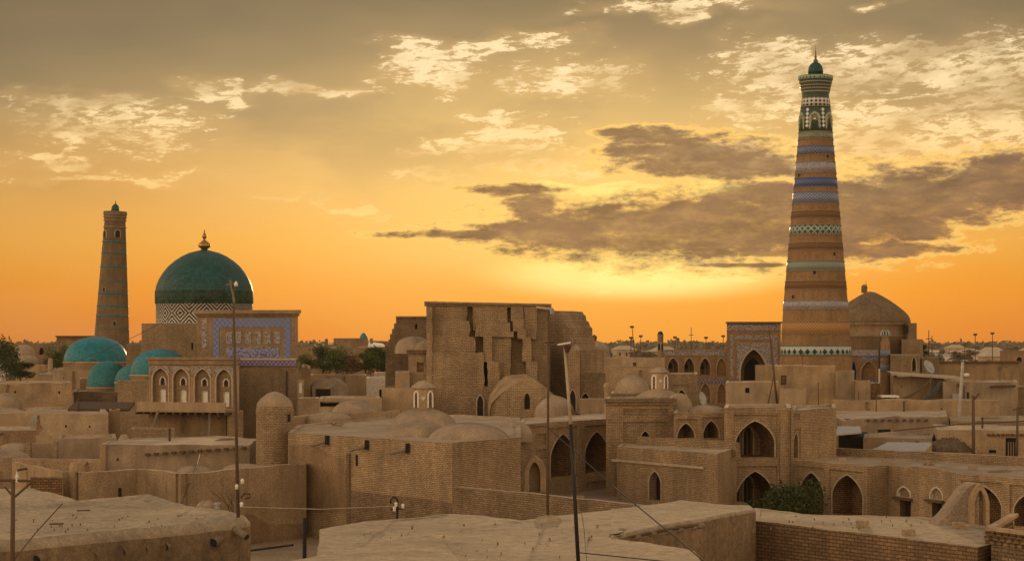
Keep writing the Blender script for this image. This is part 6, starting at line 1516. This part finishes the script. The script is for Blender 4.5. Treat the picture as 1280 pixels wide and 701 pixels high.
# figures on balcony? none. far lamp masts on the skyline
def mast(label, px, ytop, Y, kind, lean=0):
    b = Vector((*Wp(px, Y), 0)); t = P(px+lean, ytop, Y)
    T = thing('light_mast', label, 'mast', tuple(b), None)
    MB().tube([b, t], .2 if kind != 'lattice' else .16, 6, .12).build('post', 'rust', T)
    if kind == 'flood': MB().obox(t, (.6, 0, 0), (0, .2, 0), (0, 0, .35)).build('lamp_head', 'rust', T)
    if kind == 'lattice':
        for q in (.5, .7, .85): p = b+(t-b)*q; MB().obox(p, (.8, 0, 0), (0, .1, 0), (0, 0, .12)).build('cross_arm', 'rust', T)
    return T
for a in (('leaning floodlight mast on the skyline, tallest of the left group', 797, 408.5, 620, 'flood', -7), ('short floodlight mast left of the leaning one', 788.7, 422, 640, 'flood'), ('floodlight mast just right of the leaning one', 801, 420, 640, 'flood'),
          ('slim lattice mast on the skyline between the two turrets', 864, 409, 700, 'lattice'), ('floodlight mast right of the dark-capped turret', 843.7, 421.5, 640, 'flood'), ('small lamp mast close to the dark-capped turret', 847, 423.5, 660, 'flood'),
          ('floodlight mast in the middle between lattice mast and tiled portal', 882.5, 422, 640, 'flood'), ('floodlight mast nearest the tiled portal', 904, 420, 640, 'flood'),
          ('lattice mast right of the brick dome hall', 1161, 412.5, 560, 'lattice'), ('shorter mast just right of the lattice mast, far right quarter', 1165, 420, 520, 'lattice'),
          ('floodlight mast over the far right roofs', 1219, 418, 640, 'flood'), ('tallest floodlight mast near the right edge', 1240.5, 416.5, 640, 'flood'), ('floodlight mast right of the mast pair on the skyline', 1206, 430, 520, 'lattice')):
    mast(*a)
# ================================================================== ROOF CLUTTER
def on_roof(px, py, z): return Vector((*G(px, py, z), z))
def stovepipe(label, p, h=.9):
    T = thing('stove_pipe', label, 'stove pipe', tuple(p)); MB().tube([p-Vector((0, 0, .3)), p+Vector((0, 0, h))], .09, 8).build('pipe', 'rust', T, smooth=True)
    MB().lathe(p.x, p.y, [(.2, p.z+h), (.18, p.z+h+.05), (0, p.z+h+.16)], 10).build('cap', 'rust', T)
def bricks(label, p, n=9, seed=1):
    r = random.Random(seed); mb = MB()
    for i in range(n):
        c = p+Vector((r.uniform(-.5, .5), r.uniform(-.4, .4), .05+.09*(i % 3))); a = r.uniform(0, 3); mb.obox(c, (.14*math.cos(a), .14*math.sin(a), 0), (-.07*math.sin(a), .07*math.cos(a), 0), (0, 0, .04))
    solo(mb, 'brick_pile', label, 'brick pile', 'brick_orange', tuple(p))
def planks(label, p, n=4, L=1.6, a=.3):
    mb = MB()
    for i in range(n): c = p+Vector((0, .16*i, .05+.03*i)); d = Vector((math.cos(a+i*.07), math.sin(a+i*.07), .02))*L*(1-.1*i); mb.obox(c, d*.5, Vector((-d.y, d.x, 0)).normalized()*.06, (0, 0, .025))
    solo(mb, 'plank_pile', label, 'planks', 'wood_grey', tuple(p))
stovepipe('rusty capped stove pipe on the roof of the beamed house', on_roof(212, 551, 5.95))
stovepipe('rusty capped stove pipe on the broad pale roof near the tallest minaret', on_roof(1130, 514, 6.05), 1.0)
stovepipe('stove pipe on the roof of the lattice-window house, right edge', P(1228, 534, 174), .8)
stovepipe('stove pipe at the back of the wide light roof, far left', P(98, 511, 188), .9)
bricks('small heap of loose orange bricks on the arcaded wing roof', on_roof(1160, 581, 4.55), 12, 4)
bricks('loose bricks scattered at the back of the brick hall roof', on_roof(420, 532, 7.2), 10, 5)
bricks('pile of bricks on the broad pale roof, left part', on_roof(1045, 512, 6.05), 12, 6)
bricks('brick pile on the wide light roof at the far left', P(30, 513, 183), 10, 7)
planks('weathered planks lying on the broad pale roof, right part', on_roof(1158, 513, 6.05), 5, 2.4, .1)
planks('planks dropped on the roof of the long low mud house at the right', P(1240, 523.5, 200), 4, 2.2, -.2)
planks('grey planks on the roof of the beamed house', on_roof(282, 550.5, 5.95), 4, 1.8, .5)
planks('planks lying on the flat roof of the arcaded wing, near the right edge', on_roof(1250, 590, 4.55), 3, 1.8, .15)
T = thing('satellite_dish', 'small grey satellite dish on the wide light roof at the far left', 'satellite dish', tuple(P(42, 524, 180)))
dish(T, 42, 525, 177.5, 4.2, (.5, -.8, .35))
T = thing('tv_aerial', 'thin television aerial on the mud block before the tallest minaret', 'aerial', tuple(P(1003, 457, 229)))
MB().tube([P(1003, 462, 229), P(1003, 438, 229)], .035, 5).build('mast', 'rust', T)
for i in range(5): MB().tube([P(999+i*.4, 440+i*1.2, 229), P(1007-i*.4, 440+i*1.2, 229)], .02, 4).build('element', 'rust', T)
T = thing('tv_aerial', 'thin television aerial on the beam-ended mud house, right quarter', 'aerial', tuple(P(1250, 477, 246)))
MB().tube([P(1250, 480, 246), P(1250, 457, 246)], .035, 5).build('mast', 'rust', T)
for i in range(4): MB().tube([P(1246+i*.4, 459+i*1.3, 246), P(1254-i*.4, 459+i*1.3, 246)], .02, 4).build('element', 'rust', T)
mb = MB()
rb_ = random.Random(9)
for i in range(420):
    x = rb_.uniform(560, 755); y = rb_.uniform(513, 528); p = on_roof(x, y, 5.42); r = rb_.uniform(.04, .16); mb.lathe(p.x, p.y, [(r, p.z-.03), (r*.8, p.z+r*.5), (0, p.z+r*.8)], 5, .03, i)
o = mb.build('rubble', 'adobe_dark'); o['kind'] = 'stuff'; o['label'] = 'loose rubble strewn over the terrace before the ruined portal'; o['category'] = 'rubble'
# ================================================================== TREES, BUSHES
def leaf_cloud(mb, clumps, n, size, rnd):
    for i in range(n):
        cx_, cy_, cz_, rx_, rz_ = rnd.choice(clumps)
        while True:
            d = Vector((rnd.uniform(-1, 1), rnd.uniform(-1, 1), rnd.uniform(-1, 1)))
            if .25 < d.length < 1: break
        d *= (1+.25*noise.noise(d*3+Vector((cx_, cy_, cz_))))
        p = Vector((cx_+d.x*rx_, cy_+d.y*rx_, cz_+d.z*rz_))
        a = Vector((rnd.gauss(0, 1), rnd.gauss(0, 1), rnd.gauss(0, .7))).normalized(); b = a.cross(Vector((rnd.gauss(0, 1), rnd.gauss(0, 1), rnd.gauss(0, 1)))).normalized()
        s_ = size*rnd.uniform(.6, 1.4); mb.face([p-a*s_, p-b*s_*.45, p+a*s_, p+b*s_*.45])
def make_tree(label, h, w_, mat, seed, n=1500, size=.28, name='tree', trunk=.3, cat='tree', nc=9, low=.22):
    rnd = random.Random(seed)
    T = thing(name, label, cat, (0, 0, 0)); ORG[T.name] = Vector((0, 0, 0))
    tb = MB(); tb.tube([(0, 0, -1), (.05*w_, 0, h*trunk*.6), (0, .05*w_, h*(trunk+.3))], .03*h, 7, .012*h)
    cl = []
    for i in range(nc):
        a = i*2.4+rnd.random(); r = w_*.5*rnd.uniform(.15, .68); z = h*(low+(1-low)*rnd.uniform(.12, .88)); s_ = w_*rnd.uniform(.17, .30)*(1.15-.5*abs(z/h-.5))
        c_ = (r*math.cos(a), r*math.sin(a), z, s_, s_*rnd.uniform(.7, 1.1)); cl.append(c_)
        tb.tube([(0, 0, h*trunk*.7), (c_[0]*.5, c_[1]*.5, (z+h*trunk)/2), c_[:3]], .011*h, 5, .004*h)
    tb.build('trunk', 'bark', T)
    mb = MB(); leaf_cloud(mb, cl, n, size, rnd); mb.build('crown', mat, T)
    return T
base_trees = [make_tree('x', 6.5, 7.0, 'leaf', 11, 2300, .24), make_tree('x', 7.0, 6.0, 'leaf_dark', 12, 2300, .24), make_tree('x', 5.5, 6.0, 'leaf_red', 13, 1800, .22), make_tree('x', 6.0, 8.0, 'leaf_dark', 14, 2300, .24)]
used = [False]*4
def put(i, px, ytop, ybot, Y, label, group=None, wpx=None):
    h0 = (6.5, 7.0, 5.5, 6.0)[i]; w0 = (7.0, 6.0, 6.0, 8.0)[i]; k_ = Y/F; s_ = (ybot-ytop)*k_/(h0*.92); sw = s_ if wpx is None else wpx*k_/(w0*.92); c_ = P(px, ybot, Y); c_.z -= .05*h0*s_
    o = base_trees[i] if not used[i] else dup(base_trees[i], (0, 0, 0)); used[i] = True
    o.location = c_; o.scale = (sw, sw, s_); o.rotation_euler = (0, 0, random.uniform(0, 6.28)); o['label'] = label; o['category'] = 'tree'
    if group: o['group'] = group
    elif 'group' in o.keys(): del o['group']
    return o
g_ = 'trees before the skyline wall'
for a in ((1, 403, 432, 468, 300, 'tallest dark green tree in the row before the skyline wall', g_, 30), (0, 384, 446, 468, 298, 'low green tree at the left end of the row before the skyline wall', g_, 32),
          (0, 420, 440, 469, 296, 'yellow-green round tree left of the russet tree', g_, 40), (3, 433, 444, 469, 301, 'dark tree just behind the russet tree', g_, 26), (2, 443, 446, 469, 294, 'larger russet-brown tree in the row before the skyline wall', g_, 26),
          (1, 470, 433.5, 466, 300, 'broad dark tree left of the ruined portal, highest of the right clump', g_, 36), (0, 464, 442, 466, 296, 'green tree at the left foot of the broad dark tree', g_, 28), (2, 492, 444, 465, 302, 'small russet tree beside the stepped block', g_, 22), (3, 486, 450, 466, 297, 'low dark tree against the foot of the stepped block', g_, 26), (0, 412, 437, 469, 303, 'green tree behind the tallest tree of the row', g_, 34), (1, 457, 440, 468, 305, 'dark tree filling the gap right of the russet tree', g_, 30), (3, 478, 438, 467, 304, 'wide dark tree merging with the right clump', g_, 40)): put(*a)
for a in ((3, 8, 425, 475, 232, 'large dark tree at the left edge of the town', None, 38), (1, 27, 452, 476, 236, 'low dark tree right of the large one at the left edge', None, 40), (0, 72, 436, 466, 285, 'dark bushy tree behind the round-topped post', None, 30),
          (3, 66, 448, 470, 290, 'low shadowy tree left of the largest turquoise dome', None, 26), (1, 1155, 430, 446, 300, 'dark tree peeping round the brick dome hall', None, 14),
          (3, 833, 446, 456, 310, 'low dark shrub at the right end of the upper brown wall', None, 26)): put(*a)
# big bush in the yard
b = make_tree('dark leafy bush growing before the arches of the brick wing', 3.2, 5.6, 'leaf_dark', 31, 4200, .17, 'bush', .1, 'bush', 14, .02); b.location = (*Wp(986, 144), .15); b.scale = (.84, .65, .88)
b['label'] = 'dark leafy bush growing before the arches of the brick wing'
b2 = make_tree('low fringe of dark leaves at the foot of the two-storey front', 1.6, 3.0, 'leaf_dark', 33, 1100, .14, 'bush', .1, 'bush', 8, .02); b2.location = (*Wp(950, 144.5), .2)
# bare twigs behind the tall pole
mb = MB(); rnd = random.Random(3); p0 = P(291, 645, 70)
for i in range(7): mb.tube([p0, p0+Vector((rnd.uniform(-.3, .1), 0, rnd.uniform(.3, .5))), p0+Vector((rnd.uniform(-.8, .2), 0, rnd.uniform(.6, 1.0)))], .012, 4)
solo(mb, 'bare_shrub', 'bare twiggy shrub at the foot of the tall pole', 'shrub', 'bark', tuple(p0))
# dry stalks on a far roof
# ================================================================== FAR TOWN
def proto_house(kind, w_, d_, h_, roofk, wall, roof):
    T = thing('far_house', 'x', 'house', (0, 0, 0)); mb = MB()
    mb.prism([(-w_/2, -d_/2), (w_/2, -d_/2), (w_/2, d_/2), (-w_/2, d_/2)], 0, h_, top=False); mb.build('wall', wall, T)
    rb = MB()
    if roofk == 'gable':
        e = .5; zt = h_+min(w_, d_)*.22
        a, b_, c_, d2 = (-w_/2-e, -d_/2-e, h_-.1), (w_/2+e, -d_/2-e, h_-.1), (w_/2+e, d_/2+e, h_-.1), (-w_/2-e, d_/2+e, h_-.1)
        m0, m1 = (-w_/2+d_*.3, 0, zt), (w_/2-d_*.3, 0, zt)
        rb.face([a, b_, m1, m0]); rb.face([c_, d2, m0, m1]); rb.face([b_, c_, m1]); rb.face([d2, a, m0]); rb.face([a, b_, c_, d2])
    else:
        rb.prism([(-w_/2-.3, -d_/2-.3), (w_/2+.3, -d_/2-.3), (w_/2+.3, d_/2+.3), (-w_/2-.3, d_/2+.3)], h_, h_+.35, bottom=True)
    rb.build('roof', roof, T)
    for i in range(max(1, int(w_/4))):
        x = -w_/2+2+i*4
        if x < w_/2-1: MB().box(x-.5, x+.5, -d_/2-.05, -d_/2+.1, h_*.35, h_*.75).build('window', 'void', T)
    return T
protos = [proto_house(0, 14, 9, 4, 'gable', 'adobe_light', 'sheet'), proto_house(1, 10, 9, 4.2, 'flat', 'adobe', 'mud_roof'), proto_house(2, 18, 10, 5.5, 'flat', 'white_trim', 'mud_roof'), proto_house(3, 12, 10, 6.5, 'gable', 'adobe', 'pale_stone')]
pk = [('far low house with a pale pitched roof in the distant town', 'pitched-roof houses of the distant town'), ('far flat-roofed brown house in the distant town', 'flat brown houses of the distant town'),
      ('far long pale house with a flat roof in the distant town', 'long pale houses of the distant town'), ('far two-storey house with a pitched brown roof in the distant town', 'two-storey houses of the distant town')]
rnd = random.Random(21); pu = [False]*4; placed = []
def far(i, x, y, rz, s_):
    if not pu[i]: o = protos[i]; o.location = (x, y, 0); o.rotation_euler = (0, 0, rz); o.scale = (s_,)*3; pu[i] = True
    else: o = dup(protos[i], (x, y, 0), rz, s_)
    o['label'], o['group'] = pk[i][0], pk[i][1]; return o
tries = 0
while len(placed) < 74 and tries < 6000:
    tries += 1
    zone = rnd.choice([(745, 912), (1150, 1292), (1150, 1292), (1150, 1292), (380, 500), (1, 75)]) 
    Y_ = rnd.uniform(360, 1500)**1.0; px_ = rnd.uniform(*zone); x, y = Wp(px_, Y_)
    if any((x-a)**2+(y-b_)**2 < 19**2 for a, b_ in placed): continue
    placed.append((x, y)); far(rnd.choice([0, 0, 1, 1, 2, 3]), x, y, rnd.uniform(-.5, .5), rnd.uniform(.8, 1.25))
ft = [make_tree('x', 9, 7, 'leaf_far', 41, 500, .7, nc=7), make_tree('x', 12, 5, 'leaf_far', 42, 450, .7, nc=7), make_tree('x', 8, 10, 'leaf_far', 43, 600, .8, nc=8)]
fl = [('round far tree among the roofs of the distant town', 'round trees of the distant town'), ('slim tall far tree rising over the distant town', 'slim trees of the distant town'), ('wide low far tree among the distant houses', 'wide trees of the distant town')]
fu = [False]*3; n_ = 0
while n_ < 120:
    zone = rnd.choice([(735, 915), (735, 915), (1150, 1292), (1150, 1292), (375, 500), (0, 75)]); Y_ = rnd.uniform(340, 1500); px_ = rnd.uniform(*zone); x, y = Wp(px_, Y_)
    if any((x-a)**2+(y-b_)**2 < 10**2 for a, b_ in placed): continue
    placed.append((x, y)); i = rnd.choice([0, 0, 1, 2, 2]); n_ += 1; s_ = rnd.uniform(.6, 1.1)
    if not fu[i]: o = ft[i]; fu[i] = True
    else: o = dup(ft[i], (0, 0, 0))
    o.location = (x, y, 0); o.rotation_euler = (0, 0, rnd.uniform(0, 6)); o.scale = (s_,)*3; o['label'], o['group'] = fl[i]; o['category'] = 'tree'
mb = MB()
for i in range(2600):
    px_ = rnd.uniform(-60, 1340); Y_ = rnd.uniform(1500, 2300); x, y = Wp(px_, Y_); h = 7+5*noise.noise(Vector((px_*.03, Y_*.01, 1)))+rnd.uniform(0, 4); r = rnd.uniform(4, 9)
    for j in range(5):
        c_ = Vector((x+rnd.uniform(-r, r), y+rnd.uniform(-r, r), h*rnd.uniform(.2, 1.0))); a = Vector((rnd.gauss(0, 1), rnd.gauss(0, 1), rnd.gauss(0, 1))).normalized(); b_ = a.cross(Vector((rnd.gauss(0, 1), rnd.gauss(0, 1), rnd.gauss(0, 1)))).normalized(); s_ = rnd.uniform(1.5, 3.2)
        mb.face([c_-a*s_, c_-b_*s_, c_+a*s_, c_+b_*s_])
o = mb.build('far_woods', 'leaf_far'); o['label'] = 'dim belt of far-off trees along the whole horizon'; o['category'] = 'woods'; o['kind'] = 'stuff'

# ================================================================== AIR
hz = MB().box(-1100, 1100, -20, 2600, -1, 62)
o = hz.build('haze', 'ground'); o['kind'] = 'stuff'; o['label'] = 'thin warm dusk haze over the town'; o['category'] = 'haze'
m = bpy.data.materials.new('haze_air'); m.use_nodes = True; t = m.node_tree
for n in list(t.nodes): t.nodes.remove(n)
pv = t.nodes.new('ShaderNodeVolumePrincipled'); ou = t.nodes.new('ShaderNodeOutputMaterial'); t.links.new(pv.outputs[0], ou.inputs['Volume'])
pv.inputs['Color'].default_value = (.95, .85, .72, 1); pv.inputs['Density'].default_value = .00005; pv.inputs['Anisotropy'].default_value = .3
o.data.materials.clear(); o.data.materials.append(m)
print('objects', len(bpy.data.objects))
